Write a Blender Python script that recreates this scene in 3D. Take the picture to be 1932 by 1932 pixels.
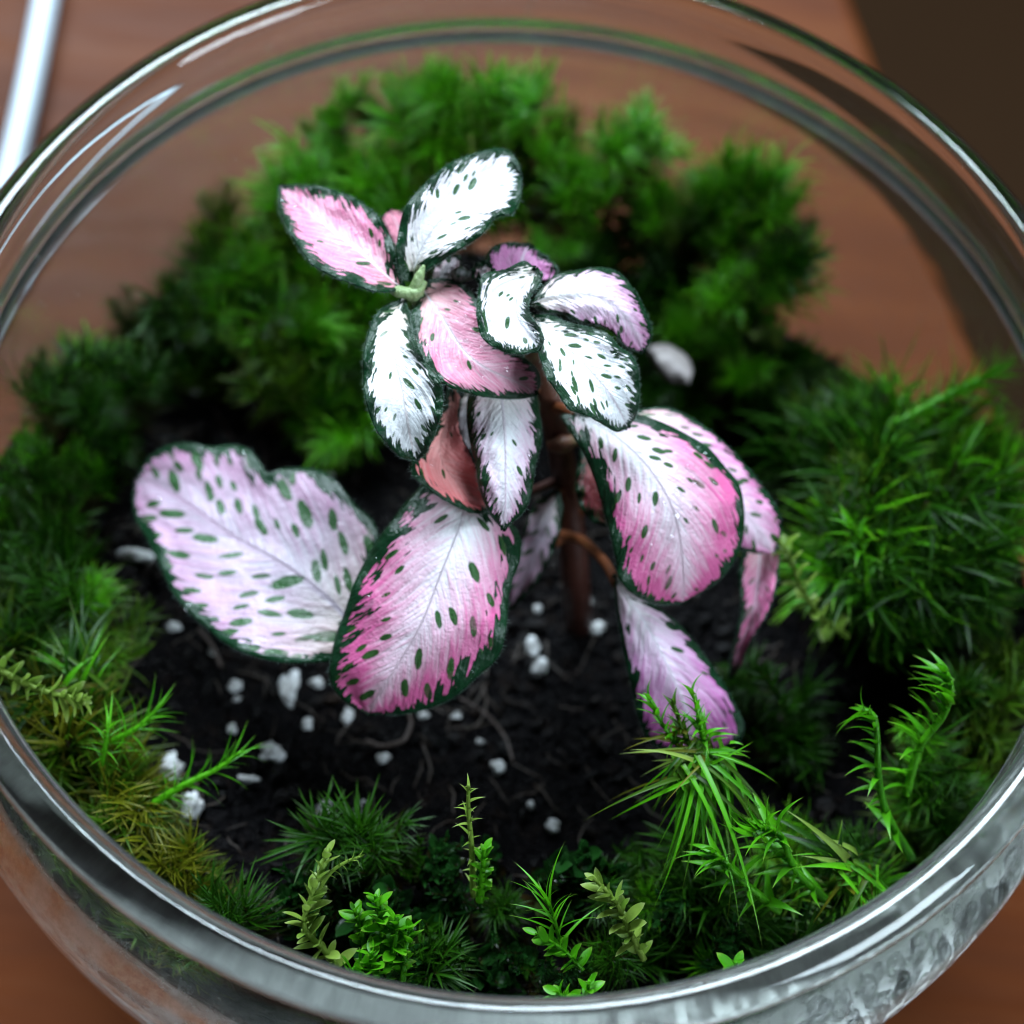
import bpy, bmesh, math, random
import numpy as np
from mathutils import Vector, Matrix, noise as mnoise

S = 0.01            # everything is written in centimetres, the scene is in metres
scene = bpy.context.scene
for o in list(bpy.data.objects):
    bpy.data.objects.remove(o)
COL = scene.collection

# ------------------------------------------------------------------ camera
RIM = 5.5                                        # outer radius of the rim, z = 0 is the rim plane
CAM = np.array([-.004, -1.3238, 2.2233]) * RIM
PITCH, ROLL, FOV = 1.0993, .1202, math.radians(36)
fl = .5 / math.tan(FOV / 2)
FW = np.array([0, math.cos(PITCH), -math.sin(PITCH)])
U0 = np.array([0, math.sin(PITCH), math.cos(PITCH)]); R0 = np.array([1., 0, 0])
RT = math.cos(ROLL) * R0 + math.sin(ROLL) * U0
UP = -math.sin(ROLL) * R0 + math.cos(ROLL) * U0
NPX = 1932.
cam_d = bpy.data.cameras.new('camera'); cam = bpy.data.objects.new('camera', cam_d); COL.objects.link(cam)
m = Matrix.Identity(4)
for i in range(3):
    m[i][0], m[i][1], m[i][2], m[i][3] = RT[i], UP[i], -FW[i], CAM[i] * S
cam.matrix_world = m
cam_d.sensor_width = 36; cam_d.lens = 36 * fl
cam_d.clip_start = .005; cam_d.clip_end = 20
cam_d.dof.use_dof = True; cam_d.dof.focus_distance = .1335; cam_d.dof.aperture_fstop = 17
scene.camera = cam

def ray(px, py): return (px / NPX - .5) / fl * RT - (py / NPX - .5) / fl * UP + FW
def atz(px, py, z):
    d = ray(px, py); return CAM + d * ((z - CAM[2]) / d[2])

# ------------------------------------------------------------------ light
w = bpy.data.worlds.new('World'); scene.world = w; w.use_nodes = True
bg = w.node_tree.nodes['Background']; bg.inputs[0].default_value = (.80, .88, 1, 1); bg.inputs[1].default_value = .017
def area(name, loc, target, sx, sy, watts, col):
    l = bpy.data.lights.new(name, 'AREA'); l.shape = 'RECTANGLE'; l.size = sx; l.size_y = sy
    l.energy = watts; l.color = col
    o = bpy.data.objects.new(name, l); COL.objects.link(o); o.location = loc
    o.rotation_euler = (Vector(target) - Vector(loc)).to_track_quat('-Z', 'Y').to_euler()
    return o
area('window_light', (-.42, 1.02, 1.08), (0, 0, 0), 1.0, .62, 54, (.74, .89, 1))
area('window_light_pane', (.46, 1.02, 1.12), (0, 0, 0), .16, .6, 7, (.74, .89, 1))
area('second_window_light', (1.0, -.55, .85), (0, 0, -.02), .5, .6, 16, (.74, .89, 1))
vs = scene.view_settings
scene.display_settings.display_device = 'sRGB'
vs.view_transform = 'Standard'; vs.look = 'None'; vs.exposure = 0.5; vs.gamma = 1; vs.use_curve_mapping = False
cy = scene.cycles
cy.use_denoising = True; cy.max_bounces = 16; cy.transmission_bounces = 12; cy.glossy_bounces = 5; cy.diffuse_bounces = 3
cy.transparent_max_bounces = 8; cy.caustics_reflective = False; cy.caustics_refractive = True; cy.sample_clamp_indirect = 6
cy.blur_glossy = .3; cy.filter_width = 1.1

# ------------------------------------------------------------------ node helpers
class NT:
    def __init__(s, name):
        s.mat = bpy.data.materials.new(name); s.mat.use_nodes = True
        s.t = s.mat.node_tree; s.t.nodes.clear()
        s.out = s.t.nodes.new('ShaderNodeOutputMaterial')
    def n(s, kind, ins=None, **kw):
        nd = s.t.nodes.new('ShaderNode' + kind)
        for k, v in kw.items(): setattr(nd, k, v)
        for k, v in (ins or {}).items(): s.put(nd.inputs[k], v)
        return nd
    def put(s, sock, v):
        if hasattr(v, 'outputs'): v = v.outputs[0]
        if isinstance(v, bpy.types.NodeSocket): s.t.links.new(v, sock)
        else:
            if sock.type == 'RGBA' and len(v) == 3: v = (*v, 1)
            sock.default_value = v
    def m(s, op, a, b=0., c=0., clamp=False):
        nd = s.n('Math', operation=op, use_clamp=clamp)
        for i, v in enumerate((a, b, c)): s.put(nd.inputs[i], v)
        return nd.outputs[0]
    def mix(s, f, a, b, bt='MIX'):
        nd = s.n('Mix', data_type='RGBA', blend_type=bt)
        s.put(nd.inputs[0], f); s.put(nd.inputs[6], a); s.put(nd.inputs[7], b)
        return nd.outputs[2]
    def attr(s, name): return s.n('Attribute', attribute_name=name).outputs['Fac']
    def vec(s, x, y, z=0.):
        nd = s.n('CombineXYZ')
        for i, v in enumerate((x, y, z)): s.put(nd.inputs[i], v)
        return nd.outputs[0]
    def noise(s, v, scale, detail=3, rough=.55, dist=0.):
        nd = s.n('TexNoise', {'Vector': v, 'Scale': scale, 'Detail': detail, 'Roughness': rough, 'Distortion': dist})
        return nd.outputs['Fac']
    def ramp(s, f, stops):
        nd = s.n('ValToRGB'); s.put(nd.inputs[0], f); e = nd.color_ramp.elements
        while len(e) < len(stops): e.new(.5)
        for el, (p, c) in zip(e, stops): el.position = p; el.color = (*c, 1)
        return nd.outputs[0]
    def rng(s, v, a, b, c=0., d=1.):
        nd = s.n('MapRange'); 
        for i, x in enumerate((v, a, b, c, d)): s.put(nd.inputs[i], x)
        return nd.outputs[0]
    def bump(s, h, dist, strength=1.):
        return s.n('Bump', {'Height': h, 'Distance': dist, 'Strength': strength}).outputs[0]
    def end(s, sh): s.put(s.out.inputs[0], sh); return s.mat

def glass_mat(name, ior, col=(1, 1, 1), rough=0.):
    t = NT(name)
    g = t.n('BsdfGlass', {'Color': col, 'Roughness': rough, 'IOR': ior})
    return t.end(g)

# ------------------------------------------------------------------ mesh helpers
def mesh_obj(name, verts, faces, mat, parent=None, smooth=True, loc=None):
    me = bpy.data.meshes.new(name)
    me.from_pydata([tuple(float(c) * S for c in v) for v in verts], [], [tuple(int(i) for i in f) for f in faces])
    if smooth: me.polygons.foreach_set('use_smooth', [True] * len(me.polygons))
    if mat: me.materials.append(mat)
    o = bpy.data.objects.new(name, me); COL.objects.link(o)
    if parent: o.parent = parent
    if loc is not None: o.location = [c * S for c in loc]
    return o
def fattr(me, name, vals):
    a = me.attributes.new(name, 'FLOAT', 'POINT'); a.data.foreach_set('value', np.asarray(vals, np.float32).ravel())
def empty(name, loc, label=None, cat=None, group=None):
    o = bpy.data.objects.new(name, None); COL.objects.link(o); o.location = [float(c) * S for c in loc]
    o.empty_display_size = .005
    return tag(o, label, cat, group)
def tag(o, label=None, cat=None, group=None, kind=None):
    if label: o['label'] = label
    if cat: o['category'] = cat
    if group: o['group'] = group
    if kind: o['kind'] = kind
    return o
def link_child(name, me, parent, mat4):
    o = bpy.data.objects.new(name, me); COL.objects.link(o); o.parent = parent; o.matrix_local = mat4
    return o
def catmull(P, n):
    P = np.asarray(P, float)
    if len(P) == 2: return P[0] + (P[1] - P[0]) * np.linspace(0, 1, n)[:, None]
    Q = np.vstack([2 * P[0] - P[1], P, 2 * P[-1] - P[-2]])
    L = len(P) - 1; out = []
    for x in np.linspace(0, L, n):
        i = min(int(x), L - 1); t = x - i
        a, b, c, d = Q[i:i + 4]
        out.append(.5 * (2 * b + (c - a) * t + (2 * a - 5 * b + 4 * c - d) * t * t + (3 * b - a - 3 * c + d) * t ** 3))
    return np.array(out)
def arclen(P, n):
    d = np.r_[0, np.cumsum(np.linalg.norm(np.diff(P, axis=0), axis=1))]; s = np.linspace(0, d[-1], n)
    return np.stack([np.interp(s, d, P[:, k]) for k in range(P.shape[1])], 1)
def tube(P, rad, sides=8, cap=True):
    P = np.asarray(P, float); n = len(P); rad = np.broadcast_to(rad, (n,))
    T = np.gradient(P, axis=0); T /= np.linalg.norm(T, axis=1)[:, None] + 1e-12
    a = np.array([0, 0, 1.]) if abs(T[0][2]) < .9 else np.array([1., 0, 0])
    V, F = [], []
    for i in range(n):
        b = np.cross(T[i], a); b /= np.linalg.norm(b); a = np.cross(b, T[i])
        for k in range(sides):
            th = 2 * math.pi * k / sides
            V.append(P[i] + rad[i] * (math.cos(th) * a + math.sin(th) * b))
    for i in range(n - 1):
        for k in range(sides):
            k2 = (k + 1) % sides
            F.append((i * sides + k, i * sides + k2, (i + 1) * sides + k2, (i + 1) * sides + k))
    if cap:
        F.append(tuple(range(sides))[::-1]); F.append(tuple((n - 1) * sides + k for k in range(sides)))
    return V, F

# ------------------------------------------------------------------ the setting
TABLE = -9.0
def wood_mat():
    t = NT('wood')
    co = t.n('TexCoord').outputs['Object']
    mp = t.n('Mapping', {'Vector': co, 'Rotation': (0, 0, .22), 'Scale': (1.1, 7., 1)}).outputs[0]
    warp = t.noise(mp, 9, 4, .6, .6)
    fine = t.noise(t.n('Mapping', {'Vector': co, 'Rotation': (0, 0, .22), 'Scale': (6, 90., 1)}).outputs[0], 8, 4, .6)
    c = t.ramp(warp, [(.28, (.046, .009, .001)), (.46, (.074, .0155, .0018)), (.60, (.092, .022, .003)), (.78, (.14, .046, .011))])
    c = t.mix(t.m('MULTIPLY', fine, .35), c, (.10, .035, .015))
    bs = t.n('BsdfPrincipled', {'Base Color': c, 'Roughness': t.rng(fine, .3, .7, .42, .6), 'Specular IOR Level': .07, 'Normal': t.bump(fine, .0002, .3)})
    return t.end(bs)
WOOD = wood_mat()
E0, E1 = atz(1612, 0, TABLE), atz(1765, 400, TABLE)          # the table's edge runs away past the bowl
ed = (E1 - E0); ed[2] = 0; ed /= np.linalg.norm(ed)
nr = np.array([-ed[1], ed[0], 0]);
if nr[0] > 0: nr = -nr                                          # pointing to the table side
A, B = E0 - ed * 60, E0 + ed * 60
Cc, D = B + nr * 70, A + nr * 70
top = [A, B, Cc, D]
bev = .35
V = []; 
cen = sum(top) / 4
for z, ins in ((TABLE - 3., 0), (TABLE - bev, 0), (TABLE - .1, .1), (TABLE, bev)):
    for p in top:
        d = cen - p; d = d / np.linalg.norm(d); V.append((p[0] + d[0] * ins * 1.4, p[1] + d[1] * ins * 1.4, z))
F = [(12, 13, 14, 15), (3, 2, 1, 0)] + [(r * 4 + k, r * 4 + (k + 1) % 4, r * 4 + 4 + (k + 1) % 4, r * 4 + 4 + k) for r in range(3) for k in range(4)]
bm_t = mesh_obj('table', V, F, WOOD, smooth=False); tag(bm_t, 'reddish brown wooden table top with grain under the bowl', None, kind='structure')
bmx = bmesh.new(); bmx.from_mesh(bm_t.data); bmesh.ops.recalc_face_normals(bmx, faces=bmx.faces); bmx.to_mesh(bm_t.data); bmx.free()
t = NT('floor_brown'); co = t.n('TexCoord').outputs['Object']
FLOORM = t.end(t.n('BsdfPrincipled', {'Base Color': t.mix(t.noise(co, 3, 3), (.016, .0065, .0018), (.028, .012, .0035)), 'Roughness': .8, 'Specular IOR Level': .1}))
fl_o = mesh_obj('floor', [(-300, -300, -80), (300, -300, -80), (300, 400, -80), (-300, 400, -80)], [(0, 1, 2, 3)], FLOORM, smooth=False)
tag(fl_o, 'dark brown floor beyond the edge of the table', None, kind='structure')

# ------------------------------------------------------------------ glass bowl
t = NT('clear_glass'); co = t.n('TexCoord').outputs['Object']
lw = t.noise(co, 60, 2)
gl_ = t.n('BsdfGlass', {'Color': (.965, .98, .965), 'Roughness': 0., 'IOR': 1.46, 'Normal': t.bump(lw, .0008, .25)})
fg = t.m('MULTIPLY_ADD', t.attr('fog'), t.rng(t.noise(co, 330, 5, .72), .36, .62, .15, 1.4), t.attr('film_haze'), clamp=True)       # inside condensation, plus a painted grey haze for reflections around the neck
fogs = t.n('MixShader', {0: .72, 1: t.n('BsdfDiffuse', {'Color': (.93, .95, .95)}), 2: t.n('BsdfTranslucent', {'Color': (.93, .95, .95)})})
GLASS = t.end(t.n('MixShader', {0: fg, 1: gl_, 2: fogs}))
outer = [(5.30, .106), (5.42, .095), (5.485, .045), (5.505, -.03), (5.475, -.13), (5.39, -.24), (5.35, -.42), (5.37, -.66), (5.50, -.86), (5.72, -1.06), (5.84, -1.25),
         (5.92, -1.6), (5.96, -2.1), (5.98, -3.0), (5.97, -4.2), (5.86, -5.6), (5.72, -6.9), (5.2, -7.9), (4.5, -8.6), (3.9, -8.92), (3.4, -8.99), (2.0, -8.94), (0.001, -8.90)]
inner = [(5.21, .100), (5.145, .05), (5.13, -.03), (5.14, -.25), (5.145, -.5), (5.15, -.72), (5.21, -.90), (5.40, -1.07), (5.58, -1.27),
         (5.72, -1.62), (5.77, -2.1), (5.79, -3.0), (5.78, -4.2), (5.67, -5.6), (5.50, -6.8), (4.95, -7.7), (4.2, -8.25), (3.2, -8.45), (1.6, -8.5), (0.001, -8.5)]
def smooth_profile(P, n): return arclen(catmull(P, n * 3), n)
po = smooth_profile(outer, 90); pi_ = smooth_profile(inner, 90)
prof = np.vstack([po[::-1], pi_])
SEG = 160
V, F = [], []
for i, (r, z) in enumerate(prof):
    for k in range(SEG):
        a = 2 * math.pi * k / SEG
        V.append((r * math.cos(a), r * math.sin(a), z))
for i in range(len(prof) - 1):
    for k in range(SEG):
        k2 = (k + 1) % SEG
        F.append((i * SEG + k, i * SEG + k2, (i + 1) * SEG + k2, (i + 1) * SEG + k))
bowl = empty('glass_bowl', (0, 0, TABLE), 'round clear glass bowl with thick rolled rim holding moss and plant', 'bowl')
bw = mesh_obj('bowl_wall', V, F, GLASS, bowl, loc=(0, 0, -TABLE))
bmx = bmesh.new(); bmx.from_mesh(bw.data); bmesh.ops.recalc_face_normals(bmx, faces=bmx.faces); bmx.to_mesh(bw.data); bmx.free()
bw.data.polygons.foreach_set('use_smooth', [True] * len(bw.data.polygons))
fog = np.zeros((len(prof), SEG)); film_haze = np.zeros((len(prof), SEG))
for i in range(len(po), len(prof)):
    z = prof[i][1]
    for k in range(SEG):
        a = math.degrees(2 * math.pi * k / SEG); a = a - 360 if a > 180 else a
        if z < -4.2: continue
        near = math.exp(-((a + 90) / 70) ** 4); left = math.exp(-((a + 124) / 42) ** 2); right = math.exp(-((a + 50) / 22) ** 2)
        if z > 0: continue
        if z > -1.05: film_haze[i, k] = .004 + .035 * near + (.10 * (1 - near) if z < -.62 else 0); fog[i, k] = .006 + .03 * near
        else: film_haze[i, k] = .004 + (.10 * (1 - near) if z > -1.25 else 0) + .09 * left + .55 * right; fog[i, k] = .005 + .14 * left + .85 * right
fattr(bw.data, 'fog', fog)
fattr(bw.data, 'film_haze', film_haze)
def wall_in(z): return float(np.interp(-z, [-p[1] for p in inner], [p[0] for p in inner]))
def wall_out(z): return float(np.interp(-z, [-p[1] for p in outer], [p[0] for p in outer]))

# ------------------------------------------------------------------ soil
def sstep(a, b, x): t_ = min(max((x - a) / (b - a), 0), 1); return t_ * t_ * (3 - 2 * t_)
def soil_z(x, y):
    z = -3.55 - .34 * max(y, 0)
    z += 1.0 * sstep(-1.2, -4.8, y)
    z += .35 * sstep(2.5, 5, abs(x)) * (1 if y < 1 else .2)
    v = Vector((x, y, 0))
    return z + .16 * mnoise.noise(v * .9) + .09 * mnoise.noise(v * 2.7 + Vector((5, 3, 1))) + .06 * mnoise.noise(v * 7 + Vector((1, 9, 4)))
t = NT('wet_soil'); co = t.n('TexCoord').outputs['Object']
n1 = t.noise(co, 420, 6, .7); n2 = t.noise(co, 1500, 4, .7); vor = t.n('TexVoronoi', {'Vector': co, 'Scale': 900.}).outputs['Distance']
c = t.ramp(n1, [(.35, (.0008, .0007, .0010)), (.55, (.0024, .0019, .0022)), (.72, (.010, .0062, .0045))])
h = t.m('ADD', t.m('MULTIPLY', n1, 1.), t.m('MULTIPLY', vor, .7))
SOIL = t.end(t.n('BsdfPrincipled', {'Base Color': c, 'Roughness': t.rng(n2, .35, .7, .3, .8), 'Specular IOR Level': .05, 'Normal': t.bump(h, .0014, .9)}))
V, F = [], []
nr_, na_ = 90, 180
for i in range(nr_ + 1):
    for k in range(na_):
        a = 2 * math.pi * k / na_; q = i / nr_
        r = q * 5.4; z = soil_z(r * math.cos(a), r * math.sin(a))
        z += .05 * mnoise.noise(Vector((r * math.cos(a), r * math.sin(a), 2)) * 16)
        rr = q * (wall_in(z) - .03)
        V.append((rr * math.cos(a), rr * math.sin(a), z))
for i in range(nr_):
    for k in range(na_):
        k2 = (k + 1) % na_
        F.append((i * na_ + k, (i + 1) * na_ + k, (i + 1) * na_ + k2, i * na_ + k2))
base = nr_ * na_
zs = [-5.6, -6.0, -6.4, -7.2, -7.8, -8.15]
for z in zs:
    for k in range(na_):
        a = 2 * math.pi * k / na_; r = wall_in(z) - .04; V.append((r * math.cos(a), r * math.sin(a), z))
for j in range(len(zs)):
    for k in range(na_):
        k2 = (k + 1) % na_; b = base + j * na_
        F.append((b + k, b + na_ + k, b + na_ + k2, b + k2))
F.append(tuple(base + len(zs) * na_ + k for k in range(na_))[::-1])
so = mesh_obj('soil', V, F, SOIL); tag(so, 'dark moist potting soil filling the bowl', None, kind='structure')
def on_soil(px, py):
    z = -3.
    for _ in range(25): P = atz(px, py, z); z = .5 * z + .5 * soil_z(P[0], P[1])
    return atz(px, py, z)

# soil crumbs: uncountable loose bits of bark and peat
t = NT('soil_crumbs'); rnd_ = t.n('ObjectInfo').outputs['Random']; co = t.n('TexCoord').outputs['Object']
CRUMB = t.end(t.n('BsdfPrincipled', {'Base Color': t.ramp(t.noise(co, 130, 2), [(.35, (.0008, .0007, .0009)), (.6, (.0026, .0018, .0018)), (.75, (.012, .0065, .004))]), 'Roughness': .5, 'Specular IOR Level': .1, 'Normal': t.bump(t.noise(co, 2600, 3), .0004, .8)}))
def lump(rng_, n=1):
    bm = bmesh.new(); bmesh.ops.create_icosphere(bm, subdivisions=n, radius=1)
    off = Vector((rng_.uniform(-9, 9), rng_.uniform(-9, 9), rng_.uniform(-9, 9)))
    V = [v.co * (1 + .6 * mnoise.noise(v.co * 1.2 + off) + .35 * mnoise.noise(v.co * 3.1 + off)) for v in bm.verts]
    F = [tuple(v.index for v in f.verts) for f in bm.faces]; bm.free()
    return np.array([tuple(v) for v in V]), F
rg = random.Random(5)
V, F = [], []
kinds = [lump(rg, 1) for _ in range(8)]
for _ in range(2600):
    a = rg.uniform(0, 2 * math.pi); r = 5.2 * math.sqrt(rg.random()); x, y = r * math.cos(a), r * math.sin(a)
    lv, lf = kinds[rg.randrange(8)]; s_ = .018 + .075 * rg.random() ** 4
    M = np.array(Matrix.Rotation(rg.uniform(0, 6), 3, 'Z') @ Matrix.Rotation(rg.uniform(0, 6), 3, 'X'))
    q = (lv * np.array([1.5, 1, .7]) * s_) @ M.T + np.array([x, y, soil_z(x, y) + .3 * s_]); o_ = len(V)
    V.extend(q); F.extend(tuple(i + o_ for i in f) for f in lf)
cr = mesh_obj('soil_crumbs', V, F, CRUMB, smooth=False); tag(cr, 'loose dark bark and peat crumbs over the soil', 'soil crumbs', kind='stuff')

V, F = [], []
for _ in range(420):
    a = rg.uniform(0, 2 * math.pi); r = 5.0 * math.sqrt(rg.random()); x, y = r * math.cos(a), r * math.sin(a); dr = rg.uniform(0, 6.28); L_ = rg.uniform(.12, .55)
    pts = []
    for q in range(4): pts.append((x, y, soil_z(x, y) + rg.uniform(.02, .09))); dr += rg.uniform(-.6, .6); x += math.cos(dr) * L_ / 3; y += math.sin(dr) * L_ / 3
    if math.hypot(x, y) > 5.2: continue
    tv, tf = tube(pts, rg.uniform(.004, .012), 4); o_ = len(V); V.extend(tv); F.extend(tuple(i + o_ for i in f) for f in tf)
t = NT('peat_fibre'); FIB = t.end(t.n('BsdfPrincipled', {'Base Color': t.mix(t.noise(t.n('TexCoord').outputs['Object'], 150, 1), (.006, .004, .003), (.045, .027, .016)), 'Roughness': .6}))
fb = mesh_obj('peat_fibres', V, F, FIB); tag(fb, 'fine brown peat fibres strewn over the soil', 'peat fibres', kind='stuff')
# perlite lumps
t = NT('perlite'); co = t.n('TexCoord').outputs['Object']
PERL = t.end(t.n('BsdfPrincipled', {'Base Color': t.ramp(t.noise(co, 900, 4), [(.3, (.20, .185, .17)), (.62, (.52, .53, .54))]), 'Roughness': .8, 'Normal': t.bump(t.noise(co, 1800, 4), .0005, .9)}))
perl = [(549, 1297, 20, 42, 'elongated white perlite lump standing below the spotted left leaf'),
        (322, 1452, 22, 30, 'large white perlite lump above the leaning left moss shoot'),
        (362, 1520, 20, 32, 'large white perlite lump below the leaning left moss shoot'),
        (512, 1420, 24, 20, 'rough white perlite lump at the tip of the leaning left moss shoot'),
        (615, 1532, 21, 23, 'round white perlite lump on bare soil near the front moss'),
        (1003, 1222, 18, 22, 'upper lump of the white perlite pair beside the stem foot'),
        (1018, 1258, 17, 18, 'lower lump of the white perlite pair beside the stem foot'),
        (1126, 1186, 16, 16, 'small white perlite lump right of the stem foot'),
        (327, 1183, 17, 10, 'flat white perlite lump left of the spotted leaf'),
        (580, 1366, 12, 13, 'bright white perlite grain under the pink front leaf'),
        (656, 1352, 11, 20, 'narrow white perlite grain under the tip of the pink front leaf'),
        (553, 832, 26, 13, 'blurred flat white perlite lump above the spotted left leaf'),
        (366, 730, 17, 15, 'blurred white perlite lump near the left back moss'),
        (724, 1431, 13, 12, 'small white perlite grain left of the buried dry root'),
        (940, 1447, 15, 14, 'small white perlite lump right of the buried dry root'),
        (444, 1295, 14, 13, 'grey white perlite grain left of the elongated lump'),
        (448, 1320, 9, 7, 'tiny white grain touching the grey perlite grain left of the elongated lump'), (685, 1524, 9, 13, 'narrow white perlite grain right of the round lump near the front moss'), (330, 1567, 12, 11, 'small white perlite grain under the lower large lump at the left moss'), (262, 1050, 40, 14, 'pale flat perlite chip beside the left moss'),
        (1080, 1100, 13, 22, 'bluish white perlite grain behind the stem foot'), (620, 900, 12, 12, 'tiny white perlite grain in shade behind the spotted left leaf'), (438, 1375, 9, 10, 'tiny white perlite grain above the rough lump near the leaning shoot'), (1110, 1135, 9, 10, 'tiny perlite grain between the bluish grain and the stem foot'),
        (597, 1290, 14, 12, 'small perlite grain right of the elongated white lump'), (468, 1470, 22, 8, 'flat grey perlite sliver under the tip of the leaning shoot'), (1000, 1520, 10, 9, 'tiny perlite grain on bare soil before the front moss centre'), (800, 1350, 12, 9, 'small perlite grain right of the tip of the pink front leaf'), (700, 1250, 10, 9, 'tiny perlite grain in the shadow of the pink front leaf'), (480, 1260, 8, 7, 'tiny perlite grain just below the edge of the spotted left leaf'),
        (1040, 1560, 16, 14, 'grey perlite grain at the edge of the front right moss'), (1015, 1150, 9, 9, 'tiny perlite grain left of the perlite pair by the stem'), (400, 1230, 8, 7, 'tiny perlite grain below the left corner of the spotted leaf'), (905, 1400, 8, 6, 'tiny perlite speck beside the long pale root'), (860, 1350, 14, 8, 'flat perlite grain at the start of the long pale root')]
for i, (px, py, sx, sy, lab) in enumerate(perl):
    P = on_soil(px, py); k = np.linalg.norm(P - CAM) / fl / NPX
    lv, lf = lump(random.Random(40 + i), 3)
    q = lv * np.array([sx * k, sy * k, min(sx, sy) * k * .9]) * .86
    o = mesh_obj('perlite_lump', q, lf, PERL, loc=P + np.array([0, 0, .12 * min(sx, sy) * k]))
    tag(o, lab, 'perlite', 'perlite lumps in the soil')

# ------------------------------------------------------------------ fittonia leaves
def Z1(p): return (452.0 + .43449 * p[0], 226.0 + .43449 * p[1])
def Z2(p): return (193.7 + .43449 * p[0], 710.3 + .43449 * p[1])
def Z3(p): return (968.6 + .49867 * p[0], 645.7 + .49867 * p[1])

def leaf_mat(name, pink, white=(.84, .85, .88), base=(.80, .62, .42), p0=.15, p1=.8, pv=.3, bw=.085, rag=1., spot=.5, sx=22., sy=4.5, sr=.33,
             seed=0., basek=.5, green=(.004, .020, .008), spotc=(.009, .075, .009), rough=.30):
    t = NT(name)
    e, va, vb, vl, vv, spa = (t.attr(k) for k in ('edge', 'va', 'vb', 'vl', 'vv', 'spot'))
    def along(fx, fy, sd, detail=3, rough_=.6):
        return t.noise(t.vec(t.m('MULTIPLY', vb, fx), t.m('MULTIPLY', vl, fy), sd), 1., detail, rough_)
    fine = along(15., 2.6, seed)
    teeth = along(10., 3.0, seed + 3, 2, .7)
    coarse = along(2.2, 1.2, seed + 7, 2)
    thr = t.m('ADD', t.m('MULTIPLY', t.m('SUBTRACT', teeth, .5), 4.4 * rag), t.m('MULTIPLY_ADD', t.m('SUBTRACT', coarse, .5), 1.6, 1.0))
    thr = t.m('MULTIPLY', t.m('MAXIMUM', thr, .5), bw * 1.15)
    g = t.m('MULTIPLY_ADD', t.m('SUBTRACT', thr, e), 1 / .012, .5, clamp=True)
    co = t.n('TexCoord').outputs['Object']
    wob = t.m('MULTIPLY', t.m('SUBTRACT', t.noise(co, 2200, 3), .5), .55)
    sp = t.m('MULTIPLY_ADD', t.m('ADD', spa, wob), 5., .5, clamp=True)
    sp = t.m('MULTIPLY', sp, t.rng(t.noise(co, 260, 1), .28, .42, .6, 1.))
    # pink and white flesh
    pk = t.m('ADD', t.m('MULTIPLY_ADD', va, p1, p0), t.m('MULTIPLY', t.m('SUBTRACT', fine, .5), 1.1))
    pk = t.m('ADD', pk, t.m('MULTIPLY', t.m('SUBTRACT', vv, .5), pv), clamp=True)
    col = t.mix(pk, white, pink)
    col = t.mix(t.m('MULTIPLY', t.rng(vv, .38, .0), basek), col, base)
    rib = t.rng(va, .055, .03)
    col = t.mix(t.m('MULTIPLY', rib, .9), col, t.mix(t.rng(vv, .2, 1., .12, .6), white, pink))
    vein = t.rng(along(26., 1.0, seed + 11, 2), .56, .70)
    col = t.mix(t.m('MULTIPLY', vein, .22), col, pink)
    col = t.mix(t.m('MULTIPLY', sp, .97), col, spotc)
    g = t.m('MULTIPLY', g, t.m('MAXIMUM', t.rng(va, .05, .08), t.rng(e, .02, .01)))
    gcol = t.mix(fine, green, tuple(x * 2.4 for x in green))
    col = t.mix(g, col, gcol)
    h = t.m('ADD', t.m('MULTIPLY', fine, .9), t.m('MULTIPLY', t.noise(co, 3800, 2), .35))
    h = t.m('ADD', h, t.m('MULTIPLY', t.noise(co, 900, 2), .7))
    bsdf = t.n('BsdfPrincipled', {'Base Color': col, 'Roughness': t.m('SUBTRACT', t.rng(t.noise(co, 330, 3), .38, .62, rough - .12, rough + .14), t.m('MULTIPLY', g, .10)), 'Specular IOR Level': .3, 'Normal': t.bump(h, .00030, .85),
        'Coat Weight': t.rng(t.noise(co, 240, 2), .48, .6, .0, .35), 'Coat Roughness': .07, 'Coat IOR': 1.4, 'Coat Normal': t.bump(t.m('ADD', t.noise(co, 620, 2), t.m('MULTIPLY', fine, .5)), .0007, .8)})
    tr = t.n('BsdfTranslucent', {'Color': col})
    mx = t.n('MixShader', {0: .14, 1: bsdf, 2: tr})
    return t.end(mx)

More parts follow.
